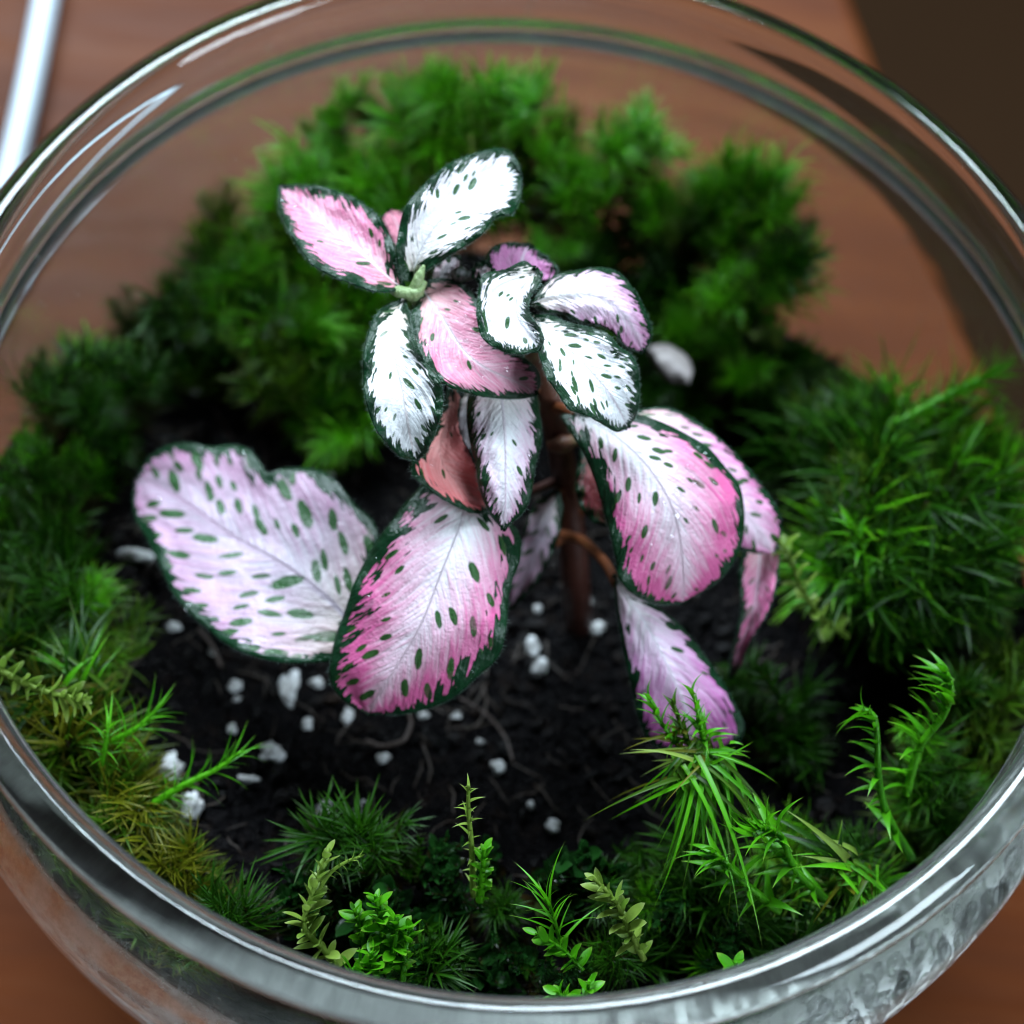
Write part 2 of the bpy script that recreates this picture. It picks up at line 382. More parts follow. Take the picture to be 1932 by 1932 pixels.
plant = empty('fittonia_plant', atz(1090, 1180, -3.35), 'small nerve plant with pink and white leaves edged in dark green', 'plant')
PL = np.array(plant.location) / S
LEAF = {}
def leaf(key, zf, base, Aside, tip, Bside, zk, cup=0., tilt=0., bwA=1., bwB=1., bwT=1., mid=.5, crk=.012, mat=None, label=None, wav=.03, wf=5., spots=(0, .05, .02), curl=.035):
    """outline from base along side A and side B to the tip; zk = heights along the midrib"""
    nv, nu = 116, 63
    A_ = arclen(catmull([zf(p) for p in [base] + Aside + [tip]], 300), nv)
    B_ = arclen(catmull([zf(p) for p in [base] + Bside + [tip]], 300), nv)
    def soft(P):                                              # outline without its small bays, for the inside of the blade
        Q = P.copy()
        for _ in range(160): Q[1:-1] = .25 * Q[:-2] + .5 * Q[1:-1] + .25 * Q[2:]
        return Q
    As, Bs = soft(A_), soft(B_)
    vs_ = np.linspace(0, 1, nv); us = np.linspace(-1, 1, nu)
    zc = catmull(np.stack([np.linspace(0, 1, len(zk)), zk], 1), nv)[:, 1] if len(zk) > 2 else np.interp(vs_, [0, 1], zk)
    rs = random.Random(sum(map(ord, key)))
    ph = [rs.uniform(0, 6.28) for _ in range(4)]
    G = np.zeros((nv, nu, 3)); shape = np.sin(np.pi * np.clip(vs_, 0, 1)) ** .6
    for i in range(nv):
        M_ = As[i] * (1 - mid) + Bs[i] * mid
        for j, u in enumerate(us):
            au = abs(u); E_, S_ = (A_[i], As[i]) if u < 0 else (B_[i], Bs[i])
            p = M_ + (S_ - M_) * au + (E_ - S_) * au ** 5
            z = zc[i] + shape[i] * (cup * au ** 1.7 + tilt * u)
            z -= curl * shape[i] * au ** 9
            z += wav * shape[i] * au ** 3 * math.sin(vs_[i] * 6.28 * wf + ph[0] + (2 if u > 0 else 0))
            z += .6 * wav * shape[i] * au ** 4 * mnoise.noise(Vector((vs_[i] * 26, ph[2] + (9 if u > 0 else 0), 1)))
            z += crk * 1.5 * mnoise.noise(Vector((u * 3 + ph[2], vs_[i] * 7, ph[3])))
            z += crk * .6 * min(1, au * 3) * shape[i] * mnoise.noise(Vector((au * 3.2, (vs_[i] - .45 * au) * 26, ph[1] + (5 if u > 0 else 0))))
            G[i, j] = atz(p[0], p[1], z)
    # distance of every vertex to the outline
    bd = np.vstack([arclen(G[:, 0], 300), arclen(G[:, -1], 300)])
    bside = np.r_[np.zeros(300), np.ones(300)]; bvv = np.r_[np.linspace(0, 1, 300)] ; bvv = np.r_[bvv, bvv]
    keep = bvv > .03; bd, bside, bvv = bd[keep], bside[keep], bvv[keep]
    fac = np.where(bside == 0, bwA, bwB) * (1 + (bwT - 1) * np.clip((bvv - .78) / .2, 0, 1))
    Gf = G.reshape(-1, 3)
    ed_ = np.concatenate([(np.linalg.norm(c_[:, None] - bd[None], axis=2) / fac[None]).min(1) for c_ in np.array_split(Gf, 8)])
    uu, vv_ = np.meshgrid(us, vs_)
    # flat leaf coordinates in centimetres: X along the midrib, Y across
    mid_l = G[:, nu // 2]; tg = np.gradient(mid_l, axis=0); tg /= np.linalg.norm(tg, axis=1)[:, None] + 1e-9
    xs = np.r_[0, np.cumsum(np.linalg.norm(np.diff(mid_l, axis=0), axis=1))]; Lc = xs[-1]
    rel = G - mid_l[:, None]; X = xs[:, None] + np.einsum('ijk,ik->ij', rel, tg)
    Y = np.linalg.norm(rel - np.einsum('ijk,ik->ij', rel, tg)[..., None] * tg[:, None], axis=2) * np.sign(uu)
    th = np.radians(46 - 24 * np.clip(vv_, 0, 1))              # veins leave the midrib at this angle
    va = np.abs(uu); sc = 2.4 / max(Lc, .9)
    vb = (X - np.abs(Y) / np.tan(th)) * sc + np.where(uu < 0, 13.7, 0); vl = np.abs(Y) / np.sin(th) * sc
    # green spots: ellipses laid along the veins
    nsp, sa, sb = spots; SP = np.full(X.shape, -1.); cen_ = []; tries = 0
    while len(cen_) < nsp and tries < nsp * 40:
        tries += 1; i = rs.randrange(int(nv * .06), int(nv * .93)); j = rs.randrange(2, nu - 2)
        if ed_.reshape(nv, nu)[i, j] < sb * Lc * .8 or abs(Y[i, j]) < .035 * Lc: continue
        cx, cy2 = X[i, j], Y[i, j]; k_ = rs.uniform(.55, 1.25) * (1.15 - .35 * abs(us[j])); a_, b_ = sa * Lc * k_, sb * Lc * k_ * rs.uniform(.8, 1.2)
        if any(((cx - q[0]) / (a_ + q[2])) ** 2 + ((cy2 - q[1]) / ((b_ + q[3]) * 1.5)) ** 2 < 1.1 for q in cen_): continue
        cen_.append((cx, cy2, a_, b_)); t_ = th[i, j] * np.sign(cy2) + rs.gauss(0, .1)
        dx, dy = X - cx, Y - cy2; p_, q_ = dx * math.cos(t_) + dy * math.sin(t_), -dx * math.sin(t_) + dy * math.cos(t_)
        SP = np.maximum(SP, 1 - np.sqrt((p_ / a_) ** 2 + (q_ / b_) ** 2))
    F = [(i * nu + j, i * nu + j + 1, (i + 1) * nu + j + 1, (i + 1) * nu + j) for i in range(nv - 1) for j in range(nu - 1)]
    org = G[0, nu // 2]
    o = mesh_obj('leaf', Gf - org, F, mat, plant, loc=org - PL)
    nrm = np.cross(G[1:, 1:] - G[:-1, :-1], G[1:, :-1] - G[:-1, 1:])
    flip = (nrm.reshape(-1, 3).sum(0) @ (CAM - org)) < 0
    if flip: o.data.flip_normals()
    for nme, vals in (('edge', ed_), ('va', va), ('vb', vb), ('vl', vl), ('vv', vv_), ('spot', SP)): fattr(o.data, nme, vals)
    sol = o.modifiers.new('thickness', 'SOLIDIFY'); sol.thickness = .022 * S; sol.offset = -1
    if label: o['label'] = label
    LEAF[key] = (o, G, org)
    return o
PK1 = (.66, .20, .34); PK2 = (.64, .12, .31); LIL = (.60, .26, .45)
leaf('a', Z1, (715, 735), [(690, 640), (665, 530), (620, 440), (540, 365), (430, 310), (300, 282)], (172, 285), [(640, 748), (540, 732), (430, 690), (330, 640), (260, 560), (205, 470), (170, 380)],
     [.45, .55, .5, .25], cup=.12, mat=leaf_mat('leaf_rose', PK1, p0=.75, p1=.3, pv=.1, spot=.2, sx=18, bw=.075, seed=1., base=(.62, .22, .16), basek=.45), bwT=.6, spots=(9, 0.038, 0.014), label='rose pink pointed leaf, leftmost of the top rosette')
leaf('b', Z1, (760, 700), [(705, 690), (680, 600), (690, 480), (720, 380), (790, 290), (880, 210), (960, 165), (1040, 140), (1130, 122), (1195, 160)], (1224, 240), [(820, 650), (880, 615), (960, 560), (1040, 510), (1110, 430), (1185, 405), (1218, 330)],
     [.45, .75, .8, .7], cup=.10, tilt=-.05, mat=leaf_mat('leaf_white_upper', (.70, .46, .58), p0=-.05, p1=.35, pv=-.1, spot=.42, sx=20, sy=4.2, bw=.066, seed=2.), bwA=1.15, spots=(24, .034, .012), label='white leaf with green flecks, topmost of the plant')
leaf('c', Z1, (715, 780), [(640, 800), (590, 850), (555, 930), (535, 1050), (545, 1200), (580, 1320), (640, 1410), (700, 1465)], (770, 1480), [(735, 830), (760, 930), (800, 1040), (860, 1110), (882, 1180), (880, 1260), (850, 1360), (815, 1440)],
     [.4, .45, .3, -.1], cup=.12, tilt=.05, mat=leaf_mat('leaf_white_left', (.72, .55, .55), p0=-.12, p1=.25, pv=-.3, spot=.5, sx=24, sy=3.6, bw=.065, seed=3., basek=.7), spots=(26, .036, .012), label='white leaf with green flecks hanging left of the centre')
leaf('d', Z1, (800, 740), [(840, 690), (930, 695), (1000, 740), (1040, 800), (1070, 870), (1130, 960), (1220, 1020), (1290, 1080), (1308, 1140)], (1290, 1195), [(765, 800), (742, 860), (755, 940), (790, 1030), (840, 1110), (920, 1165), (1020, 1195), (1130, 1212), (1230, 1212)],
     [.35, .45, .35, .05], cup=.05, mat=leaf_mat('leaf_pink_centre', (.66, .20, .32), p0=.72, p1=.3, pv=-.1, spot=.10, bw=.055, seed=4.), spots=(9, 0.03, 0.011), label='rose pink wet leaf in the middle of the top')
leaf('e', Z1, (1285, 645), [(1235, 612), (1150, 650), (1060, 670), (1035, 750), (1030, 850), (1050, 940), (1120, 995), (1210, 1020)], (1295, 1000), [(1318, 670), (1290, 730), (1255, 790), (1262, 850), (1305, 905), (1322, 955)],
     [.75, .70, .68, .65], cup=.12, tilt=0, mid=.75, mat=leaf_mat('leaf_young', (.70, .50, .60), p0=.05, p1=.3, pv=0, spot=.5, sx=16, sy=3, bw=.055, seed=5.), spots=(18, 0.05, 0.02), label='small young white leaf with curled ends at the top')
leaf('f', Z1, (1265, 800), [(1320, 720), (1380, 670), (1480, 650), (1560, 640), (1640, 660), (1700, 720), (1750, 800), (1785, 890), (1785, 960)], (1750, 1012), [(1320, 835), (1400, 842), (1480, 880), (1560, 892), (1620, 925), (1680, 985)],
     [.5, .6, .5, .1], cup=-.06, tilt=-.04, mat=leaf_mat('leaf_pale_pink', (.64, .28, .50), p0=.25, p1=.6, pv=.9, spot=.12, bw=.055, seed=6.), bwA=1.3, bwB=.5, bwT=.7, spots=(10, 0.035, 0.012), label='pale pink leaf pointing right at the top')
leaf('g', Z1, (1230, 730), [(1100, 690), (1062, 640), (1068, 590), (1110, 545), (1190, 530)], (1262, 545), [(1320, 720), (1375, 690), (1372, 635), (1330, 590)],
     [.2, .3, .3], cup=.08, mat=leaf_mat('leaf_lilac_back', (.56, .20, .42), p0=.9, p1=.2, pv=0, spot=.08, bw=.05, seed=7.), spots=(4, 0.04, 0.015), label='lilac pink leaf behind the young curled leaf')
leaf('h', Z1, (1262, 850), [(1340, 845), (1430, 880), (1520, 900), (1600, 930), (1650, 985), (1700, 1020), (1730, 1080), (1737, 1180), (1725, 1280)], (1685, 1338), [(1262, 930), (1300, 1020), (1330, 1110), (1390, 1200), (1440, 1262), (1520, 1290), (1590, 1332), (1640, 1356)],
     [.55, .55, .4, .05], cup=.10, tilt=.03, mat=leaf_mat('leaf_white_right', (.68, .50, .60), p0=-.05, p1=.3, pv=0, spot=.72, sx=24, sy=4.5, bw=.062, seed=8.), spots=(50, .036, .0125), label='white leaf with many green flecks and droplets, right of the centre')
leaf('i', Z1, (1130, 1150), [(1010, 1170), (985, 1280), (1000, 1400), (1025, 1500), (1040, 1600), (1090, 1720)], (1145, 1782), [(1270, 1170), (1305, 1290), (1312, 1400), (1285, 1500), (1270, 1610), (1235, 1700)],
     [-.1, .05, -.05, -.35], cup=-.10, mat=leaf_mat('leaf_white_pink', (.66, .28, .48), p0=-.1, p1=.9, pv=.8, spot=.06, bw=.085, seed=9.), bwT=.6, spots=(8, 0.03, 0.01), label='white and pink pointed leaf hanging below the centre')
leaf('j', Z1, (915, 1150), [(880, 1260), (810, 1420), (742, 1490), (760, 1555), (850, 1622), (940, 1680), (1040, 1708)], (1095, 1692), [(960, 1200), (950, 1280), (965, 1370), (1000, 1440), (1030, 1510), (1065, 1600)],
     [-.35, -.25, -.35, -.6], cup=.15, mat=leaf_mat('leaf_coral', (.80, .15, .17), white=(.92, .52, .48), p0=.35, p1=.4, pv=.6, spot=.03, bw=.05, seed=10., base=(.45, .16, .10), basek=.7), bwB=.2, spots=(3, 0.03, 0.01), label='coral red leaf tucked under the white hanging leaf')
leaf('k', Z1, (985, 1180), [(950, 1240), (930, 1310), (950, 1400)], (1010, 1440), [(1060, 1220), (1070, 1320), (1040, 1420)], [-.5, -.5, -.65], mat=leaf_mat('leaf_sliver', (.60, .45, .5), p0=0, spot=0., bw=.02, seed=11.), label='pale sliver of leaf behind the hanging leaf')
leaf('l', Z3, (235, 275), [(370, 262), (480, 275), (570, 305), (660, 350), (740, 400), (800, 470), (850, 530), (870, 600), (874, 700), (858, 780), (800, 880), (720, 942)], (640, 985), [(182, 275), (215, 340), (270, 430), (310, 530), (340, 630), (365, 720), (388, 830), (398, 890), (450, 952), (540, 992)],
     [-.35, -.2, -.35, -.75, -1.25], cup=-.10, tilt=0., mat=leaf_mat('leaf_magenta_right', PK2, p0=.16, p1=1.0, pv=.9, spot=.42, sx=26, sy=4.5, bw=.10, seed=12., basek=.15), bwA=.9, bwT=.15, spots=(52, 0.03, 0.011), label='large glossy pink and white leaf, right of the stem')
leaf('m', Z3, (450, 262), [(560, 245), (640, 270), (740, 330), (830, 410), (900, 490), (960, 570), (1003, 640), (1012, 720)], (985, 800), [(470, 420), (600, 580), (760, 700), (880, 790)],
     [-.9, -.75, -.95, -1.4], cup=-.08, mat=leaf_mat('leaf_behind_right', (.58, .18, .38), p0=.3, p1=.7, pv=.3, spot=.42, sx=26, sy=5, bw=.06, seed=13.), bwT=.15, spots=(30, 0.035, 0.013), label='pink leaf half hidden behind the large right leaf')
leaf('n', Z3, (930, 720), [(870, 780), (850, 880), (862, 980), (848, 1090), (822, 1190)], (818, 1275), [(1000, 770), (1002, 880), (978, 990), (925, 1090), (885, 1160), (860, 1230)],
     [-1.5, -1.6, -1.9, -2.5], cup=.12, mat=leaf_mat('leaf_low_right', PK2, p0=.7, p1=.3, pv=.1, spot=.1, bw=.05, seed=14.), bwB=.3, spots=(5, 0.04, 0.014), label='narrow magenta leaf low behind the large right leaf')
leaf('o', Z3, (380, 880), [(385, 980), (402, 1080), (422, 1200), (445, 1300), (468, 1400), (500, 1490), (550, 1530)], (640, 1548), [(470, 950), (560, 1012), (640, 1080), (720, 1180), (790, 1280), (840, 1370), (872, 1450), (850, 1512), (760, 1545)],
     [-1.2, -1.3, -1.7, -2.35], cup=-.12, mat=leaf_mat('leaf_low_front', (.52, .11, .40), p0=.5, p1=.35, pv=1.0, spot=.06, bw=.075, seed=15., basek=.25), bwT=.1, spots=(5, 0.03, 0.01), label='smooth pink leaf drooping onto the front right moss')
leaf('p', Z2, (1570, 530), [(1440, 440), (1330, 530), (1260, 620), (1200, 700), (1140, 800), (1090, 900), (1050, 1020), (1010, 1130), (987, 1250), (985, 1310), (1010, 1370), (1075, 1428)], (1160, 1464), [(1700, 590), (1790, 650), (1816, 720), (1812, 800), (1786, 870), (1762, 960), (1757, 1060), (1737, 1170), (1700, 1240), (1620, 1310), (1530, 1390), (1420, 1440), (1290, 1468)],
     [-.75, -.55, -.75, -1.2, -1.75], cup=-.16, tilt=0., mat=leaf_mat('leaf_magenta_front', PK2, p0=.20, p1=1.0, pv=.95, spot=.32, sx=22, sy=4.2, bw=.15, seed=16., basek=.1, rag=1.2), bwT=.12, bwB=.9, crk=.02, spots=(34, 0.036, 0.0125), label='large magenta and white leaf at the front centre, biggest of the plant')
leaf('q', Z2, (1090, 1110), [(1195, 900), (1190, 660), (1100, 560), (1010, 450), (930, 405), (840, 398), (768, 402), (716, 420), (680, 372), (635, 318), (560, 297), (470, 305), (380, 290), (280, 300), (195, 360)], (142, 450), [(1020, 1225), (860, 1242), (740, 1235), (620, 1200), (520, 1150), (450, 1090), (380, 1030), (300, 930), (240, 800), (190, 700), (145, 620), (130, 540)],
     [-1.7, -1.6, -1.75, -2.0, -2.4], cup=.10, tilt=-.12, mat=leaf_mat('leaf_lilac_left', (.45, .18, .34), white=(.46, .42, .48), p0=.15, p1=.5, pv=.4, spot=.66, sx=15, sy=4.6, sr=.40, bw=.10, seed=17., basek=.75, base=(.62, .50, .36)), bwT=.4, bwB=.8, crk=.02, spots=(62, .044, .0145), label='broad lilac leaf with large green spots on the left')  # flesh tones dimmed, so this leaf's shade sits in its colour
leaf('r', Z3, (170, 560), [(90, 600), (50, 690), (20, 800), (-10, 900)], (-12, 1010), [(190, 640), (168, 750), (130, 840), (70, 930)], [-1.7, -1.75, -2.0, -2.5], cup=.1, mat=leaf_mat('leaf_small_lilac', (.55, .25, .40), white=(.66, .62, .70), p0=.3, p1=.4, pv=.8, spot=.5, sx=16, sy=4, bw=.045, seed=18.), bwA=.4, bwT=.3, spots=(22, 0.05, 0.017), label='small lilac leaf low behind the front leaf, left of the stem')
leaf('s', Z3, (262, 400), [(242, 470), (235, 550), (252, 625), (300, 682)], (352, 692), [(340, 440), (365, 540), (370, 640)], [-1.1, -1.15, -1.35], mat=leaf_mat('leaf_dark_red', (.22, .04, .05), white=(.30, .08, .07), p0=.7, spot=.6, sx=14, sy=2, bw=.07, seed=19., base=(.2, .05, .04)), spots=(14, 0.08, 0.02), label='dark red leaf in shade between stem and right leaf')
leaf('t', Z1, (725, 600), [(680, 560), (640, 480), (618, 420)], (650, 396), [(740, 520), (735, 440), (705, 396)], [.0, .05, .0], mat=leaf_mat('leaf_pink_back', (.62, .22, .30), p0=.9, spot=0., bw=.02, seed=20.), label='pink leaf showing between the two upper leaves')
leaf('u', Z1, (880, 720), [(830, 690), (845, 640), (890, 605)], (950, 590), [(930, 690), (960, 640)], [.3, .4, .4], mat=leaf_mat('leaf_bud', (.66, .45, .5), p0=.2, spot=.9, sx=10, sy=2, bw=.02, seed=21.), spots=(6, 0.12, 0.04), label='tiny young leaf in the crown centre', wav=.04)
leaf('v', Z1, (1055, 700), [(1012, 690), (1010, 650), (1040, 620)], (1080, 618), [(1090, 690), (1105, 650)], [.45, .5, .5], cup=.08, mat=leaf_mat('leaf_bud_curl', (.6, .36, .4), p0=.4, spot=.7, sx=10, sy=2, bw=.035, seed=22.), spots=(6, 0.12, 0.04), label='tiny curled leaf beside the young white leaf', wav=.04)

# stems, petioles, buds
t = NT('stem_brown'); co = t.n('TexCoord').outputs['Object']; gz = t.attr('along')
c = t.ramp(t.m('ADD', gz, t.m('MULTIPLY', t.m('SUBTRACT', t.noise(co, 500, 3), .5), .3)), [(0., (.022, .005, .003)), (.45, (.06, .014, .008)), (.75, (.15, .06, .035)), (1., (.36, .42, .18))])
STEM = t.end(t.n('BsdfPrincipled', {'Base Color': c, 'Roughness': .45, 'Normal': t.bump(t.noise(co, 1600, 3), .0002, .6)}))
t = NT('stem_green'); co = t.n('TexCoord').outputs['Object']
SGREEN = t.end(t.n('BsdfPrincipled', {'Base Color': t.mix(t.noise(co, 900, 3), (.14, .26, .07), (.34, .42, .22)), 'Roughness': .5, 'Normal': t.bump(t.noise(co, 1500, 3), .0005, .8)}))
t = NT('petiole_orange'); co = t.n('TexCoord').outputs['Object']
PET = t.end(t.n('BsdfPrincipled', {'Base Color': t.mix(t.noise(co, 600, 2), (.12, .028, .008), (.18, .06, .022)), 'Roughness': .4}))
def stem(name, pts, rads, mat, n=24, sides=12, a0=0., a1=1.):
    P = catmull([atz(*p) for p in pts], n); r = np.interp(np.linspace(0, 1, n), np.linspace(0, 1, len(rads)), rads)
    V, F = tube(P, r, sides); o = mesh_obj(name, np.array(V) - P[0], F, mat, plant, loc=P[0] - PL)
    fattr(o.data, 'along', np.repeat(np.linspace(a0, a1, n), sides)); return o
stem('stem', [(1092, 1185, -3.6), (1085, 1080, -2.8), (1072, 940, -2.0), (1058, 850, -1.3), (1045, 770, -.8), (1020, 690, -.35), (985, 610, .1)], [.15, .15, .135, .125, .15, .12, .10], STEM, 40, a1=.85)
stem('stem_node', [(1035, 842, -1.05), (1060, 838, -1.0), (1090, 830, -1.02)], [.05, .10, .05], STEM, 12, a0=.7, a1=.8)
stem('branch', [(1050, 790, -.9), (980, 700, -.45), (860, 610, .0), (775, 552, .38)], [.10, .085, .08, .075], SGREEN, 24)
stem('shoot_tip', [(732, 543, .40), (752, 550, .44), (785, 552, .46), (800, 530, .50)], [.02, .058, .05, .035], SGREEN, 16)
stem('shoot_tip', [(770, 560, .36), (782, 545, .46), (792, 520, .56), (800, 500, .62)], [.05, .055, .045, .012], SGREEN, 16)
stem('petiole', [(1062, 1010, -2.2), (1100, 1022, -1.9), (1140, 1060, -1.5), (1162, 1100, -1.25)], [.06, .055, .05, .05], PET)
stem('petiole', [(1045, 770, -.75), (1062, 770, -.5), (1085, 783, -.38)], [.06, .05, .045], PET)
stem('petiole', [(1072, 940, -2.0), (1060, 925, -1.8), (1052, 928, -1.72)], [.06, .05, .04], PET)
stem('petiole', [(1078, 1000, -2.4), (960, 1080, -2.1), (760, 1180, -1.85), (668, 1194, -1.72)], [.06, .05, .05, .05], PET)
stem('petiole', [(1066, 900, -1.75), (980, 935, -1.4), (900, 942, -.84)], [.05, .045, .05], STEM, a1=.3)
stem('petiole', [(1050, 800, -.95), (1120, 780, -.95), (1190, 775, -.92)], [.06, .05, .04], PET)
stem('petiole', [(1075, 960, -2.1), (1250, 970, -1.9), (1400, 1000, -1.55)], [.06, .05, .04], PET)
stem('petiole', [(1030, 730, -.55), (975, 735, -.4), (920, 730, -.3)], [.05, .045, .045], PET)
stem('bud', [(850, 517, .42), (868, 518, .46), (892, 522, .42)], [.02, .085, .03], leaf_mat('bud_lilac', (.6, .4, .5), p0=.5, spot=0., bw=0.001), 14)

# water droplets lying on the leaves
t = NT('water'); fr = t.m('POWER', t.n('LayerWeight', {'Blend': .5}).outputs['Facing'], 4.)
WATER = t.end(t.n('MixShader', {0: t.m('MULTIPLY_ADD', fr, .75, .035, clamp=True), 1: t.n('BsdfTransparent', {'Color': (.97, .98, .98)}), 2: t.n('BsdfGlossy', {'Color': (1, 1, 1), 'Roughness': .04})}))
bm = bmesh.new(); bmesh.ops.create_uvsphere(bm, u_segments=20, v_segments=12, radius=S)
for v in bm.verts: v.co.z = max(v.co.z, -.35 * S)
drop_me = bpy.data.meshes.new('water_drop'); bm.to_mesh(drop_me); bm.free()
drop_me.polygons.foreach_set('use_smooth', [True] * len(drop_me.polygons)); drop_me.materials.append(WATER)
def drop_at(key, zf, pt, rpx, h=.55, st=1.):
    o, G, org = LEAF[key]; px, py = zf(pt)
    v = G.reshape(-1, 3) - CAM; zc = v @ FW
    X = (.5 + fl * (v @ RT) / zc) * NPX; Y = (.5 - fl * (v @ UP) / zc) * NPX
    k = int(((X - px) ** 2 + (Y - py) ** 2).argmin()); i, j = divmod(k, G.shape[1])
    i0, i1, j0, j1 = max(i - 2, 0), min(i + 2, G.shape[0] - 1), max(j - 2, 0), min(j + 2, G.shape[1] - 1)
    nn = np.cross(G[i, j1] - G[i, j0], G[i1, j] - G[i0, j]); nn /= np.linalg.norm(nn) + 1e-9
    if nn @ (CAM - G[i, j]) < 0: nn = -nn
    P = G[i, j]; r = rpx * zc[k] / fl / NPX
    q = Vector(nn).to_track_quat('Z', 'Y').to_matrix().to_4x4()
    M = Matrix.Translation(Vector((P - org + nn * r * h * .12) * S)) @ q @ Matrix.Diagonal((r, r * st, r * h, 1))
    d = link_child('water_drop', drop_me, o, M)
for key, zf, lst in (
    ('c', Z1, [((775, 1310), 26, .3), ((655, 1165), 5), ((775, 1185), 6), ((840, 1150), 5), ((600, 1255), 3), ((700, 1340), 3), ((690, 1240), 3)]),
    ('h', Z1, [((1585, 950), 8), ((1635, 1035), 13, .6), ((1670, 1190), 18, .35), ((1580, 1015), 7), ((1385, 1005), 5), ((1512, 1165), 6), ((1565, 1212), 7), ((1490, 1090), 5), ((1545, 1095), 4), ((1350, 1000), 3), ((1440, 1140), 4), ((1590, 1100), 4), ((1500, 1045), 4), ((1620, 1130), 3)]),
    ('e', Z1, [((1150, 840), 15, .8), ((1280, 945), 15, .7), ((1200, 900), 3)]),
    ('d', Z1, [((820, 980), 7), ((960, 800), 5), ((870, 870), 5), ((950, 880), 5), ((990, 960), 6), ((1060, 990), 8, .4), ((1050, 1110), 6), ((940, 1075), 4), ((900, 850), 4), ((1160, 1090), 7, .4), ((860, 1020), 4), ((1010, 1060), 4), ((980, 850), 4)]),
    ('a', Z1, [((185, 350), 7, .5), ((240, 375), 6, .4), ((480, 440), 3)]),
    ('j', Z1, [((838, 1490), 9, .35)]),
    ('i', Z1, [((1260, 1450), 8, .3), ((1190, 1775), 6, .5)]),
    ('l', Z3, [((735, 435), 13, .6), ((700, 400), 6), ((690, 520), 9, .3), ((620, 560), 10, .25), ((560, 600), 9, .3), ((620, 660), 11, .25), ((590, 740), 9, .25), ((490, 945), 8, .5), ((760, 540), 6), ((520, 770), 6, .3), ((660, 470), 6)]),
    ('q', Z2, [((610, 340), 9, .4), ((370, 1000), 9, .5), ((240, 520), 7, .3)]),
    ('p', Z2, [((1140, 985), 16, .25), ((1600, 1290), 9, .3), ((1180, 790), 8, .25)]),
):
    for it in lst: drop_at(key, zf, it[0], it[1], it[2] if len(it) > 2 else .6)

# fine pale hairs along the leaf margins
t = NT('leaf_hair'); HAIR = t.end(t.n('BsdfPrincipled', {'Base Color': (.16, .24, .21), 'Roughness': .5}))
rg = random.Random(8)
for key, (o, G, org) in LEAF.items():
    if key in 'kstuvr': continue
    V, F = [], []
    for col_, jn in ((0, 3), (-1, -4)):
        E_ = arclen(G[:, col_], 110); I_ = arclen(G[:, jn], 110)
        for p, q in zip(E_[4:], I_[4:]):
            d = p - q; d /= np.linalg.norm(d) + 1e-9
            d = d + np.array([rg.gauss(0, .35), rg.gauss(0, .35), rg.gauss(.1, .3)]); L_ = rg.uniform(.012, .032)
            s_ = np.cross(d, CAM - p); s_ /= np.linalg.norm(s_); s_ = s_ * .0022; n_ = len(V)
            b0 = p - d * .01 - np.array([0, 0, .008]); V += [b0 - s_, b0 + s_, b0 + np.cross(s_, d), b0 + d * (L_ + .01)]; F += [(n_, n_ + 1, n_ + 3), (n_ + 1, n_ + 2, n_ + 3), (n_ + 2, n_, n_ + 3)]
    h = mesh_obj('margin_hairs', np.array(V) - org, F, HAIR, o, smooth=False); h['kind'] = 'stuff'

# ------------------------------------------------------------------ moss
def moss_mat(name, dark, light, tipc, tipk=.5, rough=.42, transl=.38, spec=.18):
    t = NT(name); rnd = t.n('ObjectInfo').outputs['Random']; a = t.attr('t'); lr = t.attr('lr')
    c = t.mix(t.m('MULTIPLY_ADD', rnd, .55, t.m('MULTIPLY', lr, .45)), dark, light)
    c = t.mix(t.m('MULTIPLY', t.rng(a, .7, 1.), tipk), c, tipc)
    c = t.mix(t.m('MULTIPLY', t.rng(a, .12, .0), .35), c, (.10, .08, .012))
    c = t.mix(t.rng(t.attr('old_shade'), .35, 1.), c, (.020, .013, .004))  # brown lower leaves, darkened to paint shade inside the tufts too
    b = t.n('BsdfPrincipled', {'Base Color': c, 'Roughness': rough, 'Specular IOR Level': spec})
    tr = t.n('BsdfTranslucent', {'Color': c})
    return t.end(t.n('MixShader', {0: transl, 1: b, 2: tr}))
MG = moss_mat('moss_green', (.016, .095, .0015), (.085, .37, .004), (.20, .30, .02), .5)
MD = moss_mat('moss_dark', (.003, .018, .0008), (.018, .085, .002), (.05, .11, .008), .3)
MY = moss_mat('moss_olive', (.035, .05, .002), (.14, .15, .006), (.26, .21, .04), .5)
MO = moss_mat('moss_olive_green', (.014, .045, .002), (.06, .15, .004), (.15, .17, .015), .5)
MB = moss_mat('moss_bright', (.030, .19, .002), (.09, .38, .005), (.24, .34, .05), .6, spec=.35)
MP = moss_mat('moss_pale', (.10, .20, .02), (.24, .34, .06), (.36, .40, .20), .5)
MW = moss_mat('moss_wet_shaded', (.004, .022, .005), (.014, .070, .010), (.05, .12, .04), .3, rough=.18, spec=.5)  # wet gloss; colour lowered to paint the dim front of the bowl

